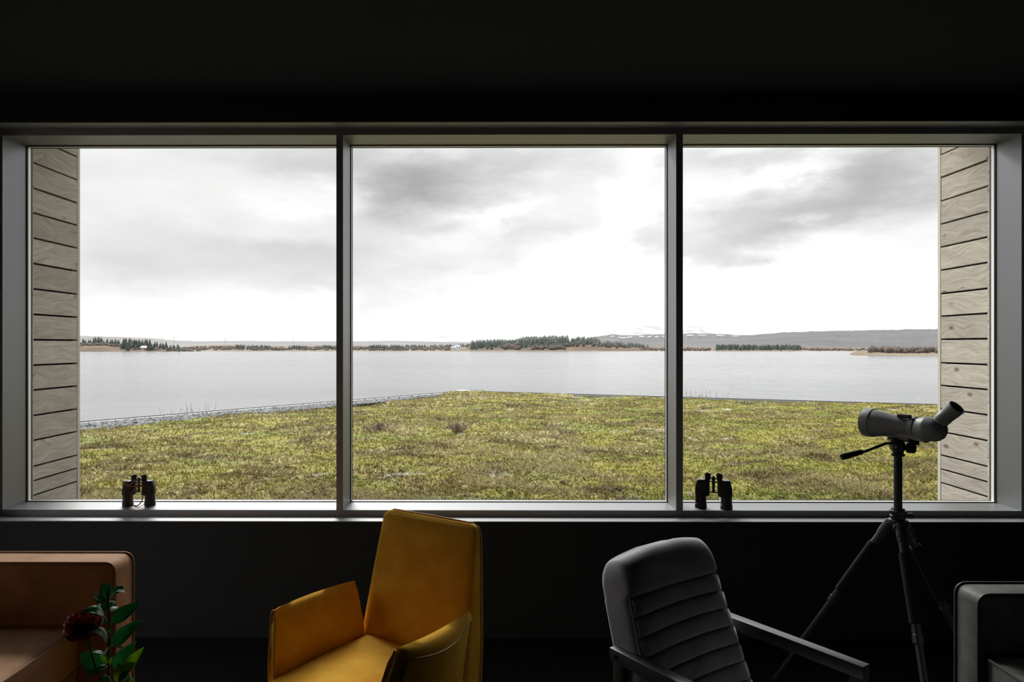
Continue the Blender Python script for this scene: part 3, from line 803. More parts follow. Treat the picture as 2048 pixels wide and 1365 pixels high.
# snow streaks lying on the fell
for k, (px, t, wpx) in enumerate(((1225, .55, 7), (1243, .47, 13), (1258, .50, 10), (1283, .56, 10), (1298, .60, 7), (1313, .55, 7), (1328, .58, 9), (1380, .57, 13), (1405, .60, 17), (1440, .62, 15), (1470, .60, 11))):
    a = [fell_g(np.array([px + d]), np.array([t + dt]))[0] + np.array([0, -4, 9.0]) for d, dt in ((-wpx / 2, -.03), (0, -.02), (wpx / 2, .03), (wpx / 2 + 2, .05), (0, .02), (-wpx / 2, 0.0))]
    V = [tuple(p) for p in a] + [tuple(p + np.array([0, 6, -14.0])) for p in a]
    n = 6
    tag(obj('snow_patch', V, [tuple(range(n)), tuple(range(2 * n - 1, n - 1, -1))] + [(i, (i + 1) % n, n + (i + 1) % n, n + i) for i in range(n)], MT['snowfield']),
        ('first second third fourth fifth sixth seventh eighth ninth tenth eleventh'.split()[k]) + ' streak of snow from the left on the dark fell across the lake', 'snow', group='snow streaks on the fell')

# conifers, one object each, mesh data shared
def conifer_mesh(name, m, seed, fat):
    r = random.Random(seed); bm = bmesh.new()
    k = 7
    z = 0.06
    tiers = 5
    for j in range(tiers):
        rr = fat * (1 - j / (tiers + 0.6)); z1 = z + 0.34 * (1 - j * 0.07)
        if j == tiers - 1: z1 = 1.0
        a0 = r.random() * 6
        base = [bm.verts.new((math.cos(a0 + 2 * PI * i / k) * rr * r.uniform(0.7, 1.2), math.sin(a0 + 2 * PI * i / k) * rr * r.uniform(0.7, 1.2), z + r.uniform(-.03, .03))) for i in range(k)]
        top = bm.verts.new((r.uniform(-.01, .01), r.uniform(-.01, .01), z1))
        for i in range(k): bm.faces.new((base[i], base[(i + 1) % k], top))
        z += 0.155
    me = bpy.data.meshes.new(name); bm.to_mesh(me); bm.free(); me.materials.append(m)
    return me
CM = [conifer_mesh('conifer_crown', MT['conifer'], 3, 0.27), conifer_mesh('conifer_crown', MT['conifer'], 8, 0.36), conifer_mesh('conifer_crown', MT['conifer2'], 5, 0.30), conifer_mesh('conifer_crown', MT['conifer2'], 12, 0.38)]
TRUNK = bpy.data.meshes.new('conifer_trunk')
_b = bmesh.new(); add_tube(_b, [(0, 0, -0.05), (0, 0, 0.3)], [0.03, 0.02], 5); _b.to_mesh(TRUNK); _b.free(); TRUNK.materials.append(MT['trunk'])
def conifer(ground, px, t, hpx, kinds, label, group, parts=False):
    g = ground(np.array([px]), np.array([t]))[0]
    h = hpx / F * g[1]
    o = bpy.data.objects.new('conifer', CM[random.choice(kinds)]); COL.objects.link(o)
    o.location = (g[0], g[1], g[2] - 0.1); s = random.uniform(0.85, 1.15)
    o.scale = (h * s, h * s, h); o.rotation_euler = (0, 0, random.random() * 6)
    if parts:
        c = bpy.data.objects.new('trunk', TRUNK); COL.objects.link(c); c.parent = o
    tag(o, label, 'tree', group)
def belt(ground, spans, kinds, label, group):
    for (p0, p1, t0, t1, h0, h1, n) in spans:
        for i in range(n):
            px = p0 + (p1 - p0) * (i + random.uniform(0.1, 0.9)) / n
            conifer(ground, px, random.uniform(t0, t1), random.uniform(h0, h1), kinds, label, group, parts=hpx_big(h1))
def hpx_big(h): return h >= 13
def forest(ground, spans, m, label):
    """trees behind the counted front ones: one mass of separate little crowns."""
    V, Fc = [], []
    for (p0, p1, t0, t1, h0, h1, n) in spans:
        for i in range(n):
            px = random.uniform(p0, p1); g = ground(np.array([px]), np.array([random.uniform(t0, t1)]))[0]
            h = random.uniform(h0, h1) / F * g[1]; k = 6
            for (fr, z0, z1) in ((.32, .05, .55), (.24, .32, .78), (.15, .58, 1.0)):
                b = len(V); a0 = random.random() * 6
                for q in range(k):
                    a = a0 + 2 * PI * q / k; rr = h * fr * random.uniform(.8, 1.2)
                    V.append((g[0] + math.cos(a) * rr, g[1] + math.sin(a) * rr, g[2] + h * z0))
                V.append((g[0], g[1], g[2] + h * z1))
                for q in range(k): Fc.append((b + q, b + (q + 1) % k, b + k))
    return tag(numpy_mesh('spruce_forest', np.array(V), np.array(Fc), 3, m), label, 'forest', kind='stuff')
HL = 'spruces on the left headland'
for span, lab in (((163, 182, .85, 1, 8, 11, 5), 'small spruce on the headland skyline right beside the left timber wall'),
                  ((187, 202, .8, .98, 11, 14, 6), 'spruce in the second skyline clump of the left headland'),
                  ((203, 218, .85, .98, 9, 12, 4), 'low spruce in the third skyline clump of the left headland'),
                  ((219, 238, .7, .95, 12, 15, 7), 'tall spruce in the fourth skyline clump of the left headland'),
                  ((240, 246, .6, .9, 9, 11, 2), 'small spruce just left of the big wood on the headland'),
                  ((244, 262, .10, .5, 16, 24, 7), 'large spruce by the waterline left of the white cabin'),
                  ((258, 286, .35, .95, 14, 19, 12), 'spruce in the big headland wood behind and left of the white cabin'),
                  ((284, 300, .7, .95, 14, 17, 5), 'spruce standing directly behind the white cabin'),
                  ((294, 312, .10, .6, 13, 17, 6), 'spruce by the waterline right of the white cabin'),
                  ((308, 326, .5, .9, 9, 12, 6), 'small spruce on the slope right of the headland wood'),
                  ((326, 360, .1, .6, 10, 16, 9), 'spruce in the last clump at the right tip of the headland')):
    belt(g_head, [span], [0, 1, 1, 2], lab, HL)
for span, lab in (((472, 490, .15, .3, 9, 11, 5), 'spruce in the rounded clump right of the headland across the lake'),
                  ((494, 540, .15, .3, 8, 10, 14), 'small spruce in the long low belt behind the left pane water'),
                  ((578, 612, .15, .3, 8, 10, 10), 'small spruce in the short belt left of the left mullion'),
                  ((644, 672, .15, .3, 8, 10, 8), 'small spruce in the belt touching the left mullion')):
    belt(g_shore, [span], [0, 1, 2], lab, 'spruces behind the left part of the lake')
for span, lab in (((739, 772, .1, .25, 9, 12, 12), 'dark spruce in the first clump right of the left mullion'),
                  ((781, 806, .1, .25, 9, 12, 9), 'dark spruce in the second clump right of the left mullion'),
                  ((815, 900, .3, .5, 6, 8, 18), 'small spruce in the low belt left of the white houses')):
    belt(g_shore, [span], [0, 2, 3], lab, 'spruces left of the white houses')
for span, lab in (((942, 1006, .15, .5, 12, 15, 26), 'front spruce at the left end of the middle hill forest'),
                  ((1036, 1085, .2, .6, 12, 15, 22), 'front spruce on the middle hill right of the pale thicket'),
                  ((1086, 1136, .2, .7, 13, 16, 22), 'tall front spruce at the highest part of the middle hill forest'),
                  ((1142, 1200, .5, .9, 11, 14, 20), 'spruce on the middle hill just right of the forest gap'),
                  ((1200, 1290, .3, .8, 7, 10, 22), 'small spruce at the low right end of the middle hill')):
    belt(g_hill, [span], [0, 2, 2, 3], lab, 'spruces on the middle hill')
belt(g_shore, [(1432, 1500, .10, .26, 10, 14, 24)], [0, 1, 2], 'dark spruce in the left half of the belt below the right slope', 'spruces below the right slope')
belt(g_shore, [(1500, 1602, .10, .26, 9, 13, 26)], [0, 1, 2], 'dark spruce in the right half of the belt below the right slope', 'spruces below the right slope')
forest(g_hill, [(942, 1006, .5, .95, 11, 14, 90), (1000, 1050, .75, 1.0, 9, 12, 60), (1036, 1136, .6, 1.0, 12, 15, 160), (1142, 1200, .6, 1.0, 10, 13, 60), (1190, 1300, .5, .9, 6, 9, 80)], MT['conifer2'], 'mass of spruces behind the front rows on the middle hill')
forest(g_shore, [(1432, 1602, .18, .34, 9, 12, 130)], MT['conifer'], 'mass of spruces behind the front row below the right slope')
forest(g_shore, [(472, 490, .3, .4, 7, 9, 12), (494, 540, .3, .4, 6, 8, 30), (578, 612, .3, .4, 6, 8, 22), (644, 690, .3, .4, 6, 8, 20), (740, 806, .25, .4, 7, 9, 45), (810, 940, .5, .7, 5, 7, 90)], MT['conifer2'], 'faint mass of small spruces behind the far shore belts')

# houses far across the lake
def house(g, px, t, w, d, h, label):
    p = g(np.array([px]), np.array([t]))[0]
    root = tag(empty('house', (p[0], p[1], p[2] - 0.5)), label, 'house')
    box('wall', (-w / 2, -d / 2, 0), (w / 2, d / 2, h), MT['white'], root)
    bmr = prism_bm([(-d / 2 - .3, h), (0, h + d * 0.42), (d / 2 + .3, h)], 'x', -w / 2 - 0.3, w / 2 + 0.3)
    bmobj('roof', bmr, MT['white'] if px < 400 else MT['roof'], root)
    for i in range(3):
        x = -w / 2 + w * (i + 0.5) / 3
        box('window', (x - .5, -d / 2 - .05, h * .4), (x + .5, -d / 2 + .02, h * .8), MT['dark'], root)
house(g_head, 288.5, 0.42, 5.5, 4, 1.6, 'small white cabin among the spruces on the left headland')
house(g_shore, 908, 0.16, 5.5, 5, 2.6, 'small white house with blue roof on the far shore')
house(g_shore, 915, 0.18, 6.5, 5, 3.6, 'taller white house with blue roof behind the other on the far shore')
# pylons on the far plain
for px, py0, py1, lab in ((324, 689, 673, 'first faint power pylon from the left above the headland spruces'), (348, 689, 672, 'second faint power pylon from the left, right of the headland'),
                     (450, 690, 675, 'faint power pylon on the plain above the middle of the left pane'), (586, 690, 677, 'faint power pylon on the plain near the left mullion')):
    b, t = W(px, py0, 1240), W(px, py1, 1240); h = t.z - b.z
    root = tag(empty('power_pylon', b), lab, 'pylon')
    bm = bmesh.new()
    for s in ((-1, -1), (1, -1), (1, 1), (-1, 1)):
        add_tube(bm, [(s[0] * h * .09, s[1] * h * .09, 0), (0, 0, h)], 0.10, 4)
    bmobj('tower', bm, MT['mast'], root)
    bm = bmesh.new()
    for z, w in ((.72, .2), (.86, .15)): add_tube(bm, [(-h * w, 0, h * z), (h * w, 0, h * z)], 0.10, 4)
    bmobj('cross_arm', bm, MT['mast'], root)

# bare shrubs outside the roof edge and dry tufts on the turf
def shrub(name, p, h, n, spread, label, seed, m, thick=0.004, group=None):
    r = random.Random(seed); bm = bmesh.new()
    for i in range(n):
        a = r.random() * 2 * PI; s = spread * r.random()
        q = Vector((math.cos(a) * s * .3, math.sin(a) * s * .3, 0)); pts = [q.copy()]
        d = Vector((math.cos(a) * s, math.sin(a) * s, h * r.uniform(.7, 1.0))) / 5
        for k in range(5):
            q = q + d + Vector((r.uniform(-1, 1), r.uniform(-1, 1), 0)) * h * .025; pts.append(q.copy())
        add_tube(bm, pts, [thick * (1 - .14 * k) for k in range(6)], 3, caps=False)
        for k in (2, 3, 4):
            for _ in range(2):
                e = Vector((r.uniform(-1, 1), r.uniform(-1, 1), r.uniform(.6, 1.5))) * h * .10
                add_tube(bm, [pts[k], pts[k] + e], [thick * .6, thick * .4], 3, caps=False)
    o = bmobj(name, bm, m); o.location = p
    return tag(o, label, 'shrub', group)
for px, py, y, n, sp, hh, lab in ((358, 813, 14.0, 26, .35, 1.7, 'low bare shrub, leftmost beyond the gravel strip'), (384, 800, 14.2, 16, .30, 2.0, 'tall thin bare shrub, middle one beyond the gravel strip'),
                         (404, 802, 14.4, 16, .38, 2.0, 'spreading bare shrub, third from the left beyond the gravel strip'), (1404, 775, 16.5, 60, .55, 1.9, 'bare brown shrub behind the turf just right of the right mullion')):
    t = W(px, py, y)
    shrub('bare_shrub', (t.x, t.y, t.z - hh), hh, n, sp, lab, int(px), MT['twig'], thick=0.0075)
for px, py, hh, sp, lab in ((757, 862, .13, .20, 'dry brown heather tuft on the turf near the left mullion'), (915, 861, .13, .15, 'round dry heather tuft on the turf in the middle pane')):
    y = (TZ - EYE) / sz(px, py)
    t = W(px, py, y)
    shrub('heather_tuft', (t.x, t.y, TZ - 0.03), hh, 70, sp, lab, int(px), MT['twig'], thick=0.004)

# ================================================================== FURNITURE
def sofa(side, xe, y0, y1, ynear, ztop, zseat, xseat, m, pipe, label):
    """box sofa with slab arms; end of the arms at x = xe, open towards the middle of the room; side -1 left, +1 right."""
    s = side
    root = tag(empty('sofa', (xe, (y0 + ynear) / 2, 0)), label, 'sofa')
    D = 0.86
    def X(d): return s * d                                # d metres away from the arm ends, local
    yo = (y0 + ynear) / 2
    def arm(ya, yb):
        r = 0.034
        out = [(X(0.0), 0.13)] + [(X(r - r * math.sin(math.radians(a))), ztop - r + r * math.cos(math.radians(a))) for a in (90, 72, 54, 36, 18, 0)] + [(X(D), ztop), (X(D), 0.13)]
        a = bmobj('arm', prism_bm(out, 'y', ya - yo, yb - yo, bevel=0.010), m, root, smooth=True, flat_angle=50)
        for yy in (ya - yo + 0.003, yb - yo - 0.003):
            o2 = [(X(-0.0015), 0.14)] + [(X(r - r * math.sin(math.radians(t)) - 0.0015), ztop - r + r * math.cos(math.radians(t)) + 0.002) for t in (90, 72, 54, 36, 18, 0)] + [(X(D - .01), ztop + 0.0015)]
            tube('piping', [(p, yy, q) for p, q in o2], 0.0042, pipe, a, 6)
    arm(y0, y1)
    arm(ynear - (y1 - y0), ynear)
    bk = sorted((X(D - 0.15), X(D)))
    softbox('backrest', (bk[0], ynear - yo, 0.14), (bk[1], y0 - yo, ztop), 0.03, m, root)
    bs = sorted((X(abs(xseat - xe) + 0.012), X(D - .15)))
    softbox('base', (bs[0], ynear - yo + .004, 0.13), (bs[1], y0 - yo - .004, zseat - 0.155), 0.012, m, root)
    cs = sorted((X(abs(xseat - xe)), X(D - .155)))
    cu = softbox('seat_cushion', (cs[0], ynear - yo + .008, zseat - 0.150), (cs[1], y0 - yo - .008, zseat), 0.018, m, root, bulge=(0.004, 0, 0.014), n=12)
    for zz in (zseat - 0.004, zseat - 0.147):
        xq = X(abs(xseat - xe)) - s * 0.001
        tube('piping', [(X(D - .18), y0 - yo - .010, zz), (xq + s * .02, y0 - yo - .010, zz), (xq, y0 - yo - .03, zz), (xq, (y0 + ynear) / 2 - yo, zz), (xq, ynear - yo + .03, zz)], 0.0042, pipe, cu, 6)
    for dx in (.06, D - .06):
        for yy in (y1 - yo - .05, ynear - (y1 - y0) - yo + .05):
            bm = bmesh.new(); add_tube(bm, [(X(dx), yy, 0), (X(dx), yy, .14)], [.014, .02], 10)
            bmobj('leg', bm, MT['leg'], root, smooth=True)
sofa(-1, -1.380, 2.46, 2.590, 1.22, 0.712, 0.482, -1.50, MT['tan'], MT['tan_pipe'], 'tan brown velvet box sofa with piped edges at the left')
sofa(1, 1.508, 2.140, 2.252, 0.95, 0.720, 0.535, 1.520, MT['slate'], MT['slate_pipe'], 'dark grey leather box sofa with piped edges at the right')

# mustard armchair -------------------------------------------------
def mustard_chair():
    root = tag(empty('armchair', (-0.316, 2.347, 0), math.radians(-33.5)), 'mustard yellow velvet armchair with piped arms and tall back', 'armchair')
    m = MT['mustard']; p = MT['mustard_pipe']
    # back: tapered slab
    z0, z1 = 0.28, 0.882
    def front_y(z): return 0.030 + 0.224 * (z - 0.46)
    def hw(z): return 0.243 - 0.030 * max(0, (z - 0.46) / 0.42) ** 1.1
    def th(z): return 0.118 - 0.080 * (z - 0.3) / 0.58
    rings = []
    zs = list(np.linspace(z0, z1 - 0.028, 16)) + [z1 - 0.028 + 0.028 * math.sin(a) for a in np.linspace(0.25, PI / 2, 6)]
    for i, z in enumerate(zs):
        k = max(0.0, (z - (z1 - 0.028)) / 0.028)
        sh = 0.030 * (1 - math.sqrt(max(0, 1 - k * k)))
        t = th(z) / 2; w = hw(z) - sh
        tt = t - 0.6 * sh
        ring = superring((0, front_y(z) + t, z), (1, 0, 0), (0, 1, 0), w, max(tt, 0.008), 96, 7.0)
        crown = 0.018 * math.sin(PI * min(1, max(0, (z - z0) / (z1 - z0)))) ** 0.6
        for q in ring:
            if q.y < front_y(z) + t: q.y -= crown * max(0, 1 - (q.x / w) ** 2)
        rings.append(ring)
    bm = bmesh.new(); add_loft(bm, rings)
    b = bmobj('backrest', bm, m, root, smooth=True, flat_angle=70)
    pts = []
    for z in np.linspace(0.3, z1 - 0.03, 10): pts.append((hw(z) + .001, front_y(z) + th(z) - .010, z))
    pts += [(hw(z1) - .008, front_y(z1) + th(z1) - .012, z1 - 0.010), (hw(z1) - .035, front_y(z1) + th(z1) - .014, z1 + .001), (0, front_y(z1) + th(z1) - .014, z1 + .002)]
    pts = pts + [(-x, y, z) for x, y, z in pts[-2::-1]]
    tube('piping', pts, 0.0042, p, b, 6)
    # seat
    bm = softbox_bm((-0.224, -0.50, 0.335), (0.224, 0.060, 0.455), 0.045, bulge=(0.0, 0.012, 0.026), n=12)
    st = bmobj('seat', bm, m, root, smooth=True, flat_angle=80)
    tube('piping', [(-.223, .03, .345), (-.223, -.46, .345), (-.19, -.503, .345), (0, -.512, .345), (.19, -.503, .345), (.223, -.46, .345), (.223, .03, .345)], .004, p, st, 6)
    softbox('seat_base', (-.222, -.46, .235), (.222, .09, .345), .02, m, root)
    # arms
    for s in (-1, 1):
        rings = []
        ya, yb = -0.335, 0.020
        n = 13
        for i in range(n):
            u = i / (n - 1)
            thick = 0.024 + 0.052 * math.sin(PI * min(1, u * 1.02)) ** 0.8 * (1 - 0.35 * u)
            xin = 0.252 + 0.006 * math.sin(PI * u)
            zt = 0.645 - 0.006 * u
            zo = zt - 0.012 - 0.024 * math.sin(PI * u) ** 0.8
            ed = 1.0
            if i == 0 or i == n - 1: ed = 0.80
            prof = [(xin, 0.26), (xin - .010, 0.36), (xin - .010, 0.5), (xin - .004, zt - .035), (xin + .006, zt - .012), (xin + thick * .28, zt), (xin + thick * .62, (zt + zo) / 2 + .004),
                    (xin + thick * .94, zo), (xin + thick, zo - .012), (xin + thick * .96, 0.5), (xin + thick * .9 , 0.36), (xin + 0.03 , 0.26)]
            cx_ = xin + thick / 2
            ring = []
            for (x, z) in prof:
                x = cx_ + (x - cx_) * ed; z = z if ed == 1 else (z - 0.45) * 0.985 + 0.45
                y = ya + (yb - ya) * u
                y += (0.645 - z) * (0.03 * u - 0.24 * (1 - u)) * (1 if z > .4 else .7)
                x -= 0.19 * (0.645 - max(z, 0.40))
                ring.append(Vector((s * x, y, z)))
            rings.append(ring)
        bm = bmesh.new(); add_loft(bm, rings)
        a = bmobj('arm', bm, m, root, smooth=True, flat_angle=75)
        pp = [rings[1][9] + Vector((s * .002, -.004, -0.2)), rings[1][9] + Vector((s * .002, -.004, 0)), rings[1][8] + Vector((s * .001, -.003, 0))] + [r[8] + Vector((s * .001, 0, .003)) for r in rings[2:-1]]
        pp += [rings[-1][8] + Vector((0, .003, 0)), rings[-1][9] + Vector((0, .003, 0)), rings[-1][10] + Vector((0, .003, 0))]
        tube('piping', pp, 0.004, p, a, 6)
        fr = [rings[0][k] + Vector((0, -.002, 0)) for k in (0, 1, 2, 3, 4, 5, 6, 7, 8, 9, 10)]
        tube('piping', fr, 0.0032, p, a, 6)
    for sx_ in (-1, 1):
        for (yt, yb2) in ((-.40, -.44), (.09, .17)):
            tube('leg', [(sx_ * .20, yt, .245), (sx_ * .225, yb2, 0)], [.019, .011], MT['leg'], root, 10)
mustard_chair()

# charcoal channel-tufted chair ----------------------------------
def channel_chair():
    root = tag(empty('lounge_chair', (0.560, 2.167, 0), math.radians(35.4)), 'charcoal velvet lounge chair with channel stitched back and flat grey arms', 'armchair')
    m = MT['charcoal']
    lean = math.radians(20)
    ax = Vector((0, math.sin(lean), math.cos(lean)))            # up along the back
    nx = Vector((0, -math.cos(lean), math.sin(lean)))           # out of the front face
    O = Vector((-0.014, -0.152, 0.42))                               # foot of the front face
    def hw(s): return 0.236 - 0.030 * s / 0.44
    L = 0.452
    # shell carries the side panels
    rings = []
    for s in list(np.linspace(-0.05, 0.350, 10)) + list(np.linspace(0.3535, L - 0.06, 5)) + [L - 0.06 + 0.075 * math.sin(a) for a in np.linspace(0.15, PI / 2, 8)]:
        k = max(0, (s - (L - 0.06)) / 0.075); sh = 0.055 * (1 - math.sqrt(max(0, 1 - k * k)))
        w = hw(min(s, L)) - sh * 0.40
        hp = 0.011 * min(1, max(0, (s - 0.352) / 0.012))
        t = 0.064 + hp - sh * 0.9
        rings.append(superring(O + ax * s - nx * (0.070 - hp), (1, 0, 0), nx, w, max(t, .006), 96, 6.0))
    # arch of the top edge
    for i, r in enumerate(rings):
        k = min(1.0, max(0.0, (i - 9) / (len(rings) - 12)))
        for q in r: q.z += 0.026 * k * max(-0.1, 1 - (q.x / 0.2) ** 2)
    bm = bmesh.new(); add_loft(bm, rings)
    sh_ = bmobj('backrest', bm, m, root, smooth=True, flat_angle=75)
    for sg in (-1, 1):
        tube('seam', [O + ax * s + Vector((sg * (hw(s) - .010), 0, 0)) - nx * 0.012 for s in np.linspace(0, L - .05, 8)], .0028, m, sh_, 6)
    # channels: top panel, then seven pillows
    def channel(name, s0, s1, depth):
        rr = []
        n = 14
        for i in range(n + 1):
            u = -1 + 2 * i / n
            x = u * (hw((s0 + s1) / 2) - 0.014)
            e = (1 - abs(u) ** 14)
            ring = []
            for k in range(16):
                a = 2 * PI * k / 16
                ca, sa = math.cos(a), math.sin(a)
                ss = (s0 + s1) / 2 + (s1 - s0) / 2 * math.copysign(abs(ca) ** .55, ca) * (0.96 + 0.04 * e) + 0.010 * (1 - u * u)
                dd = depth * math.copysign(abs(sa) ** .75, sa) * (0.25 + 0.75 * e) if sa > 0 else -0.02
                ring.append(O + ax * ss + nx * (dd + 0.004 * (1 - u * u) - 0.006) + Vector((x, 0, 0)))
            rr.append(ring)
        b2 = bmesh.new(); add_loft(b2, rr)
        bmobj(name, b2, m, root, smooth=True, flat_angle=75)
    edges = [0.352 - 0.0545 * i for i in range(8)]
    for a, b in zip(edges[:-1], edges[1:]):
        channel('channel', b + .0005, a - .0005, 0.017)
    # seat
    for i in range(6):
        y1 = -0.13 - i * 0.072
        softbox('seat_channel', (-.205, y1 - .073, .345 - 0), (.205, y1, .425), .024, m, root, bulge=(0, 0, .006), n=6)
    softbox('seat_base', (-.200, -.56, .29), (.200, -.05, .352), .015, m, root)
    # flat bar frames: arm, legs, runner
    for s in (-1, 1):
        x0, x1 = sorted((s * 0.226, s * 0.262))
        a = box('armrest', (x0, -0.480, 0.566), (x1, 0.030 + .012 * s, 0.604), MT['steel'], root, bevel=0.0025)
        bm = bmesh.new(); add_lathe(bm, [(0, .006), (.003, .0055)], (s * .262, -0.01, .585), (s, 0, 0), 12)
        bmobj('screw', bm, MT['gloss'], a, smooth=True)
        box('leg', (x0, -0.478, 0.02), (x1, -0.440, 0.567), MT['steel'], root, bevel=.002)
        box('leg', (x0, -0.022 + .012 * s, 0.02), (x1, 0.016 + .012 * s, 0.567), MT['steel'], root, bevel=.002)
        box('runner', (x0, -0.478, 0.0), (x1, 0.042, 0.022), MT['steel'], root, bevel=.002)
    box('cross_bar', (-.23, -.40, .262), (.23, -.36, .292), MT['steel'], root, bevel=.002)
    box('cross_bar', (-.23, -.06, .262), (.23, -.02, .292), MT['steel'], root, bevel=.002)
    for yy in (-.38, -.04):
        pass
channel_chair()

# ------------------------------------------------------------------ spotting scope on tripod
TX, TY = 1.584, 2.70
def tripod():
    root = tag(empty('tripod', (TX, TY, 0)), 'black three legged tripod with a pan handle in front of the right pane', 'tripod')
    t = MT['tripod']
    AZ = 0.815
    # centre column, collar, shoulder
    lathe('centre_column', [(0, .0135), (.002, .0150), (.29, .0150), (.292, .013)], (0, 0, AZ - .03), (0, 0, 1), t, root, 20)
    c = lathe('collar', [(0, .018), (.004, .027), (.014, .029), (.016, .026), (.026, .030), (.034, .030), (.036, .025), (.044, .022)], (0, 0, AZ + .002), (0, 0, 1), t, root, 20)
    lathe('locking_knob', [(0, .006), (.012, .006), (.013, .011), (.026, .011), (.028, .008)], (.02, -.012, AZ + .02), (.8, -.6, 0), t, c, 12)
    lathe('shoulder', [(-.055, .016), (-.045, .024), (-.012, .036), (.0, .034), (.004, .022)], (0, 0, AZ), (0, 0, 1), t, root, 20)
    feet = [(-0.118, -0.455), (-0.352, 0.352), (0.470, 0.122)]
    for fx, fy in feet:
        top = Vector((fx * .06, fy * .06, AZ - .018)); foot = Vector((fx, fy, 0.0))
        d = (foot - top); Ln_ = d.length; d.normalize()
        lg = lathe('leg', [(0.0, .014), (.03, .0165), (Ln_ * .45, .0165), (Ln_ * .45 + .002, .0135), (Ln_ * .74, .0135), (Ln_ * .74 + .002, .0105), (Ln_ - .02, .0105)], top, d, t, root, 16)
        lathe('foam_sleeve', [(0, .0165), (.002, .0215), (Ln_ * .28, .0205), (Ln_ * .28 + .002, .016)], top + d * .105, d, MT['foam'], lg, 16)
        lathe('hinge_cap', [(-.012, .010), (-.006, .019), (.045, .020), (.047, .0185), (.060, .0185), (.062, .017)], top, d, t, lg, 16)
        lathe('twist_lock', [(0, .015), (.003, .0185), (.030, .0185), (.034, .015)], top + d * (Ln_ * .435), d, t, lg, 16)
        lathe('twist_lock', [(0, .012), (.003, .0155), (.028, .0155), (.031, .012)], top + d * (Ln_ * .73), d, t, lg, 16)
        lathe('rubber_foot', [(0, .0105), (.003, .014), (.022, .013)], top + d * (Ln_ - .024), d, MT['foam'], lg, 12)
        sd = d.cross(Vector((0, 0, 1))).normalized()
        lathe('hinge_bolt', [(-.024, .007), (-.022, .009), (.022, .009), (.024, .007)], top + d * .006, sd, MT['steel'], lg, 12)
    # pan head
    HZ = 1.075
    lathe('head_base', [(0, .016), (.003, .024), (.010, .026), (.014, .020), (.030, .020)], (0, 0, HZ - .012), (0, 0, 1), t, root, 20)
    hd = softbox('pan_head', (-.026, -.022, HZ + .008), (.022, .022, HZ + .050), .012, t, root, n=5)
    lathe('tilt_knob', [(0, .010), (.014, .010), (.016, .0195), (.040, .0195), (.043, .016)], (.012, -.012, HZ + .026), (.66, -.75, 0), MT['foam'], root, 20)
    lathe('tension_dial', [(0, .013), (.010, .013), (.012, .010)], (-.010, -.020, HZ + .028), (-.1, -1, 0), t, root, 16)
    softbox('clamp', (-.034, -.020, HZ + .048), (.030, .020, HZ + .064), .006, t, root, n=4)
    lathe('clamp_lever', [(0, .005), (.02, .005), (.022, .009), (.052, .009), (.055, .006)], (.010, -.016, HZ + .054), (.80, -.58, -.12), MT['foam'], root, 12)
    # handle: rod then grip
    a = Vector((-.018, -.005, HZ + .040)); b = W(1725, 904, TY - .02) - Vector((TX, TY, 0)); e = W(1683, 915, TY - .03) - Vector((TX, TY, 0))
    h = tube('pan_handle', [a, a + Vector((-.03, 0, .001)), b + Vector((0.01, 0, 0.001)), b], .0055, t, root, 12)
    dd = (e - b)
    lathe('grip', [(0, .0065), (.004, .010), (dd.length * .5, .0115), (dd.length - .006, .0125), (dd.length, .010)], b, dd, MT['foam'], h, 16)
tripod()

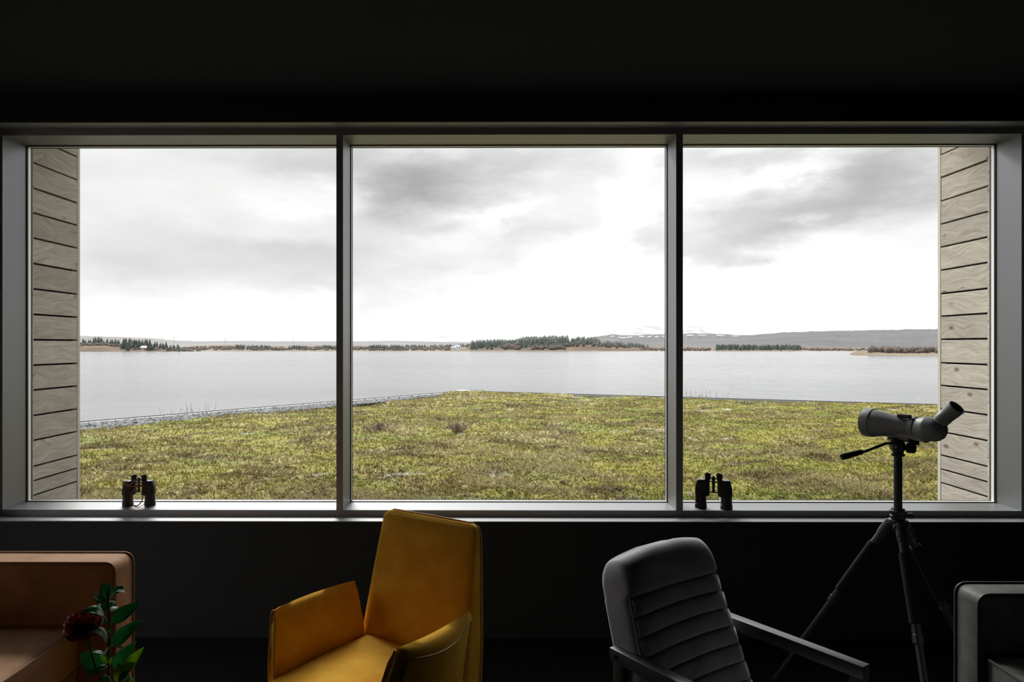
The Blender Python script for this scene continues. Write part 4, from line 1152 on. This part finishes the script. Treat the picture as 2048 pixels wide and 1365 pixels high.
def scope():
    base = Vector((TX, TY, 1.150))
    root = tag(empty('spotting_scope', base), 'grey spotting scope with angled eyepiece mounted on the black tripod', 'telescope')
    m = MT['scope']
    d = Vector((-.50, .866, 0)).normalized()                      # towards the lake
    C = Vector((0, 0, 0.036))
    lathe('objective_tube', [(-.075, .0300), (-.055, .0325), (-.030, .0345), (.02, .0420), (.055, .0490), (.080, .0535), (.100, .0555), (.130, .0560)], C, d, m, root, 36)
    hood = lathe('lens_hood', [(0, .0555), (.001, .0575), (.026, .0585), (.034, .0575), (.036, .0520), (.030, .0500)], C + d * .094, d, m, root, 36)
    lathe('objective_lens', [(0, .050), (.004, .040), (.005, .0)], C + d * .112, d, MT['lens'], hood, 24)
    # prism body: neck, swelling ball
    bm = bmesh.new()
    add_lathe(bm, [(0, .031), (.010, .036), (.030, .041), (.048, .0465), (.052, .0475), (.058, .0465), (.078, .046), (.094, .042), (.108, .033), (.116, .020), (.119, .004)], C - d * .058 + Vector((0, 0, -.002)), -d, 32)
    for v in bm.verts:
        pass
    pb = bmobj('prism_body', bm, m, root, smooth=True, flat_angle=40)
    lathe('focus_ring', [(0, .0350), (.002, .0385), (.018, .0395), (.020, .037)], C - d * .052, -d, m, root, 32)
    e = (-d * .70 + Vector((0, 0, .71))).normalized()
    P = C - d * .130 + Vector((0, 0, .004))
    eb = lathe('eyepiece', [(0, .030), (.030, .029), (.034, .0245), (.040, .0245), (.042, .0268), (.062, .0272), (.064, .0262), (.100, .0290), (.118, .0300), (.120, .0285), (.118, .024), (.104, .022)], P, e, m, root, 32)
    lathe('eye_lens', [(0, .023), (.001, .0)], P + e * .106, e, MT['lens'], eb, 20)
    # sighting tube on the top left
    lathe('sight_tube', [(0, .006), (.002, .008), (.05, .008), (.052, .006)], C - d * .060 + Vector((-.016, -.010, .040)), d, MT['gloss'], root, 12)
    # mounting foot under the tube
    side = d.cross(Vector((0, 0, 1))).normalized()
    bm = bmesh.new()
    prof = [(-.11, -.055), (-.03, -.042), (.055, -.034), (.055, -.029), (-.005, -.030), (-.055, -.030), (-.085, -.038), (-.110, -.049)]
    A = [bm.verts.new(C + d * p + Vector((0, 0, q)) + side * .015) for p, q in prof]; B = [bm.verts.new(C + d * p + Vector((0, 0, q)) - side * .015) for p, q in prof]
    n = len(A); bm.faces.new(A); bm.faces.new(B[::-1])
    for k in range(n): bm.faces.new((A[k], B[k], B[(k + 1) % n], A[(k + 1) % n]))
    bmobj('mounting_foot', bm, m, root)
    bm = bmesh.new()
    A = [bm.verts.new(C + d * p + Vector((0, 0, q)) + side * .018) for p, q in [(.060, -.044), (.060, -.034), (-.05, -.046), (-.05, -.056)]]
    B = [bm.verts.new(v.co - side * .036) for v in A]
    bm.faces.new(A); bm.faces.new(B[::-1])
    for k in range(4): bm.faces.new((A[k], B[k], B[(k + 1) % 4], A[(k + 1) % 4]))
    bmobj('mounting_plate', bm, MT['gloss'], root)
scope()

# ------------------------------------------------------------------ binoculars standing on the sill
def binoculars(loc, rz, k, label, strap, eye_h):
    root = tag(empty('binoculars', loc, rz), label, 'binoculars')
    root.scale = (k, k, k)
    for s in (-1, 1):
        b = lathe('barrel', [(0, .0300), (.002, .0320), (.022, .0318), (.023, .0303), (.060, .0285), (.072, .0280)], (s * .066, 0, 0), (0, 0, 1), MT['rubber'], root, 28)
        # porro prism housing: deep rounded block, wider below
        rings = []
        for z, hx, cx in ((.064, .030, .061), (.068, .0365, .0595), (.074, .0385, .0585), (.110, .0380, .0575), (.140, .0345, .0545), (.149, .0330, .0537), (.153, .0300, .053)):
            rings.append(superring((s * cx, 0, z), (1, 0, 0), (0, 1, 0), hx, .0265 - (0.004 if z > .15 or z < .066 else 0), 28, 3.6))
        bm = bmesh.new(); add_loft(bm, rings)
        h = bmobj('prism_housing', bm, MT['rubber'], root, smooth=True, flat_angle=50)
        lathe('cover_plate', [(0, .026), (.002, .025), (.003, .020)], (s * .060, 0, .1525), (0, 0, 1), MT['gloss'], h, 24)
        e = lathe('eyepiece', [(0, .0145), (.006, .0145), (.008, .0165), (.014, .0165), (.016, .0150), (eye_h - .012, .0155), (eye_h - .010, .0172), (eye_h - .002, .0172), (eye_h, .0155), (eye_h - .002, .012), (eye_h - .008, .011)],
              (s * .030, 0, .152), (0, 0, 1), MT['rubber'], root, 24)
        lathe('lens', [(0, .011), (.001, .0)], (s * .030, 0, .152 + eye_h - .009), (0, 0, 1), MT['lens'], e, 16)
    lathe('hinge', [(0, .005), (.002, .0075), (.070, .0075), (.072, .005)], (0, 0, .082), (0, 0, 1), MT['gloss'], root, 16)
    lathe('focus_wheel', [(0, .007), (.001, .0105), (.012, .0105), (.014, .008), (.022, .006)], (0, -.002, .152), (0, 0, 1), MT['rubber'], root, 18)
    box('bridge', (-.034, -.004, .161), (.034, .006, .167), MT['gloss'], root, bevel=.0015)
    box('bridge_arm', (-.026, -.005, .083), (.026, .005, .090), MT['gloss'], root, bevel=.0015)
    box('bridge_arm', (-.026, -.005, .140), (.026, .005, .147), MT['gloss'], root, bevel=.0015)
    if strap:
        bm = bmesh.new()
        def ribbon(pts, w):
            pts = [Vector(p) for p in pts]; q = []
            # smooth the path
            for i in range(len(pts) - 1):
                p0, p1, p2, p3 = pts[max(i - 1, 0)], pts[i], pts[i + 1], pts[min(i + 2, len(pts) - 1)]
                for t in np.linspace(0, 1, 7)[:-1]:
                    q.append(0.5 * ((2 * p1) + (p2 - p0) * t + (2 * p0 - 5 * p1 + 4 * p2 - p3) * t * t + (3 * p1 - p0 - 3 * p2 + p3) * t ** 3))
            q.append(pts[-1])
            add_tube(bm, q, w, 6)
        ribbon([(-.066, -.030, .150), (-.050, -.034, .135), (-.030, -.040, .140), (-.008, -.036, .160), (.006, -.032, .166)], .0050)
        ribbon([(-.066, -.030, .150), (-.056, -.036, .128), (-.020, -.044, .128), (.012, -.042, .132), (.046, -.034, .130)], .0032)
        ribbon([(.006, -.032, .166), (.018, -.038, .150), (.012, -.044, .130), (-.010, -.046, .105), (-.028, -.046, .070), (-.030, -.044, .040), (-.020, -.046, .016), (.010, -.048, .010), (.032, -.046, .030), (.040, -.042, .062), (.030, -.038, .085)], .0032)
        ribbon([(.046, -.034, .130), (.016, -.038, .118), (.004, -.036, .090)], .003)
        ribbon([(-.020, -.046, .014), (.000, -.050, .0045), (.026, -.050, .0045), (.046, -.046, .014), (.052, -.036, .030)], .0022)
        bmobj('strap', bm, MT['strap'], root, smooth=True)
bl = W(278, 692, 3.695)
binoculars((bl.x, 3.695, FZB), math.radians(4), 0.885, 'black binoculars with brown leather strap standing on the sill at the left', True, 0.036)
br = W(1427, 692, 3.655)
binoculars((br.x, 3.655, FZB), math.radians(-17), 0.985, 'black binoculars without a strap standing on the sill near the right mullion', False, 0.036)

# ------------------------------------------------------------------ vase with rose and foliage
VY = 1.50
VX = sx(214) * VY
def zoomed(u, v): return 100 + u / 6.35, 1150 + v / 6.35           # from the close-up I measured
def P3(u, v, y=VY):
    px, py = zoomed(u, v); return W(px, py, y)
tb = tag(empty('side_table', (VX, VY, 0)), 'small round black side table under the vase of flowers at the lower left', 'table')
lathe('tabletop', [(0, .20), (.003, .204), (.018, .204), (.021, .20)], (0, 0, .419), (0, 0, 1), MT['table'], tb, 40)
lathe('pedestal', [(0, .14), (.012, .14), (.016, .02), (.417, .018), (.42, .05)], (0, 0, 0), (0, 0, 1), MT['table'], tb, 24)
tag(lathe('vase', [(0, .040), (.004, .046), (.08, .052), (.15, .040), (.20, .022), (.235, .021), (.24, .024), (.238, .020), (.10, .030)], (VX, VY, .44), (0, 0, 1), MT['vase']),
    'dark stoneware vase holding the red rose and the leafy stems', 'vase')

def leaf(name, base, tip, width, m, parent, fold=0.25, curve=0.12, roll=0.0, sides=9):
    base, tip = Vector(base), Vector(tip)
    d = tip - base; ln = d.length; d.normalize()
    view = Vector((0, -0.35, 1) if abs(roll) >= 0.5 else (0, -1, 0.35)).normalized()
    n = (view - d * view.dot(d)).normalized()
    n = Matrix.Rotation(roll * 0.4, 3, d) @ n
    w = d.cross(n)
    V, Fc = [], []
    S = sides
    for i in range(S + 1):
        t = i / S
        hw_ = width / 2 * (math.sin(PI * min(1, t ** 0.80)) ** 0.75) * (1 - 0.25 * t) * 1.12 + 0.0004
        c = base + d * (ln * t) + n * (curve * ln * math.sin(PI * t))
        for j in (-1, -0.5, 0, 0.5, 1):
            V.append(c + w * (hw_ * j) + n * (fold * hw_ * abs(j) ** 1.3))
    for i in range(S):
        for j in range(4):
            a = i * 5 + j
            Fc.append((a, a + 1, a + 6, a + 5))
    k = len(V)
    V += [p - n * 0.0006 for p in V]
    Fc += [tuple(x + k for x in reversed(f)) for f in Fc]
    rim = [i * 5 for i in range(S + 1)] + [S * 5 + j for j in range(1, 5)] + [i * 5 + 4 for i in range(S - 1, -1, -1)] + [3, 2, 1]
    for a, b in zip(rim, rim[1:] + rim[:1]): Fc.append((a, b, b + k, a + k))
    o = obj(name, V, Fc, m, parent, smooth=True)
    return o

def foliage(name, label, stem, leaves, m_stem):
    root = tag(empty(name, (0, 0, 0)), label, 'plant')
    tube('stem', stem, [.0030 - .0016 * i / (len(stem) - 1) for i in range(len(stem))], m_stem, root, 8)
    for (b, t, w, mm, dy0, dy1, cv, roll) in leaves:
        leaf('leaf', P3(*b, VY + dy0), P3(*t, VY + dy1), 1.15 * w / 6.35 / F * VY, MT[mm], root, curve=cv, roll=roll)
mouth = Vector((VX, VY, .675))
foliage('leafy_stem', 'upright stem of glossy dark green leaves in the vase behind the rose',
        [Vector((VX - .004, VY, .46)), mouth, P3(745, 1365), P3(748, 1000), P3(752, 660), P3(748, 480), P3(735, 330), P3(745, 230), P3(757, 150)],
        [((735, 330), (650, 110), 130, 'leaf', .010, .012, .10, .5), ((722, 352), (540, 242), 92, 'leaf', -.004, -.016, -.12, -.5), ((742, 300), (766, 85), 46, 'leaf', 0, .004, .06, 1.0),
         ((780, 250), (948, 145), 88, 'leaf', .008, .03, .10, -.4), ((758, 330), (972, 232), 66, 'pale', -.004, -.02, .22, -.7), ((735, 340), (700, 180), 80, 'leaf', .012, .02, .05, .2),
         ((720, 440), (628, 370), 90, 'leaf', .012, .03, .1, .3), ((700, 430), (832, 342), 80, 'leaf', .010, .03, .12, -.3), ((690, 515), (378, 488), 140, 'leaf', -.004, -.035, .18, -.55),
         ((775, 480), (852, 405), 80, 'pale', .006, .03, .1, .2), ((778, 605), (1150, 355), 150, 'leaf', .006, .03, .12, .25), ((780, 905), (1158, 575), 150, 'leaf', .004, .025, .12, .25),
         ((715, 875), (405, 702), 120, 'pale', -.006, -.04, .25, -.6), ((752, 745), (802, 662), 36, 'leaf', -.004, -.01, .1, .4), ((735, 605), (600, 560), 90, 'leaf', .008, .03, .1, .1),
         ((690, 640), (590, 610), 60, 'leaf', .01, .03, .1, .3), ((815, 1200), (1098, 848), 150, 'leaf', .004, .02, .10, .2), ((680, 1028), (948, 945), 76, 'pale', -.006, -.025, .22, -.7),
         ((720, 1140), (376, 1020), 235, 'leaf', .012, .015, .08, -.1), ((740, 1165), (452, 1325), 84, 'leaf', -.008, -.03, .15, -.6), ((760, 1300), (640, 1400), 110, 'leaf', -.004, -.02, .1, -.3),
         ((700, 480), (640, 420), 70, 'leaf', .01, .025, .1, .3)], MT['stem'])
foliage('leafy_stem', 'short stem with bright lime green leaves at the right side of the vase',
        [Vector((VX + .006, VY - .006, .46)), mouth + Vector((.004, -.004, 0)), P3(800, 1420, VY - .01), P3(880, 1330, VY - .012), P3(930, 1240, VY - .01)],
        [((935, 1250), (1190, 922), 118, 'lime', -.010, .0, .10, .3), ((815, 1345), (1088, 1100), 135, 'lime', -.016, -.01, .10, .2), ((935, 1215), (850, 1130), 70, 'lime', -.01, -.005, .1, -.3),
         ((1000, 1240), (890, 1400), 120, 'pale', -.018, -.03, .15, -.3), ((1056, 1320), (960, 1400), 90, 'lime', -.018, -.03, .1, .2), ((725, 1130), (635, 1012), 55, 'lime', -.008, -.004, .1, .4),
         ((768, 1148), (792, 1045), 46, 'lime', -.010, -.006, .1, -.4), ((680, 1012), (535, 985), 44, 'pale', -.008, -.01, .1, .5)], MT['stem'])

def rose():
    root = tag(empty('rose', (0, 0, 0)), 'single dark red rose drooping beside the leafy stem at the lower left', 'flower')
    yr = VY - 0.012
    C = P3(420, 640, yr)
    up = Vector((-.10, -.20, 1)).normalized()
    rr = random.Random(4)
    u = up.orthogonal().normalized(); w = up.cross(u)
    R = 0.0325
    layers = [(5, 1.02, -.010, .72, 1.15), (5, .90, -.004, .95, 1.0), (5, .70, .000, 1.05, .9), (4, .48, .003, 1.08, .8), (3, .28, .005, 1.05, .8)]
    for li, (n, rad, off, hh, wd) in enumerate(layers):
        for k in range(n):
            a = 2 * PI * (k + .5 * (li % 2)) / n + rr.uniform(-.15, .15)
            V, Fc = [], []
            nu_, nv = 9, 7
            span = wd * 2 * PI / n * 0.72
            for j in range(nv):
                v = j / (nv - 1)
                for i in range(nu_):
                    q = -1 + 2 * i / (nu_ - 1)
                    ang = a + q * span
                    prof = math.sin(min(1, v * 1.15 + .05) * PI * .55)
                    r = R * rad * (0.25 + .80 * prof) + (0.0045 * (v ** 3) * (1 if li < 3 else 0))
                    edge = 1 - 0.22 * abs(q) ** 2.5
                    z = -0.020 + off + 0.042 * hh * v * edge + .0012 * math.sin(q * 7 + k * 2 + li) * v
                    V.append(C + u * (r * math.cos(ang)) + w * (r * math.sin(ang)) + up * z)
            for j in range(nv - 1):
                for i in range(nu_ - 1):
                    b = j * nu_ + i
                    Fc.append((b, b + 1, b + nu_ + 1, b + nu_))
            o = obj('petal', V, Fc, MT['petal'], root, smooth=True)
            sm = o.modifiers.new('thickness', 'SOLIDIFY'); sm.thickness = 0.0008
    hip = C - up * 0.021
    lathe('calyx', [(-.012, .004), (-.006, .008), (0, .0105), (.004, .006)], hip, up, MT['sepal'], root, 12)
    for (b, t, wd) in (((432, 790), (455, 912), 26), ((488, 785), (505, 890), 44), ((500, 850), (545, 925), 32), ((545, 690), (632, 640), 50)):
        leaf('sepal', P3(*b, yr - .012), P3(*t, yr - .020), wd / 6.35 / F * VY, MT['sepal'], root, curve=.1, roll=.3)
    tube('stem', [hip, P3(488, 830, yr), P3(522, 985, yr), P3(585, 1180, yr - .004), P3(660, 1365, yr), mouth + Vector((-.006, -.004, 0)), Vector((VX - .012, VY, .46))], .0022, MT['stem'], root, 8)
rose()
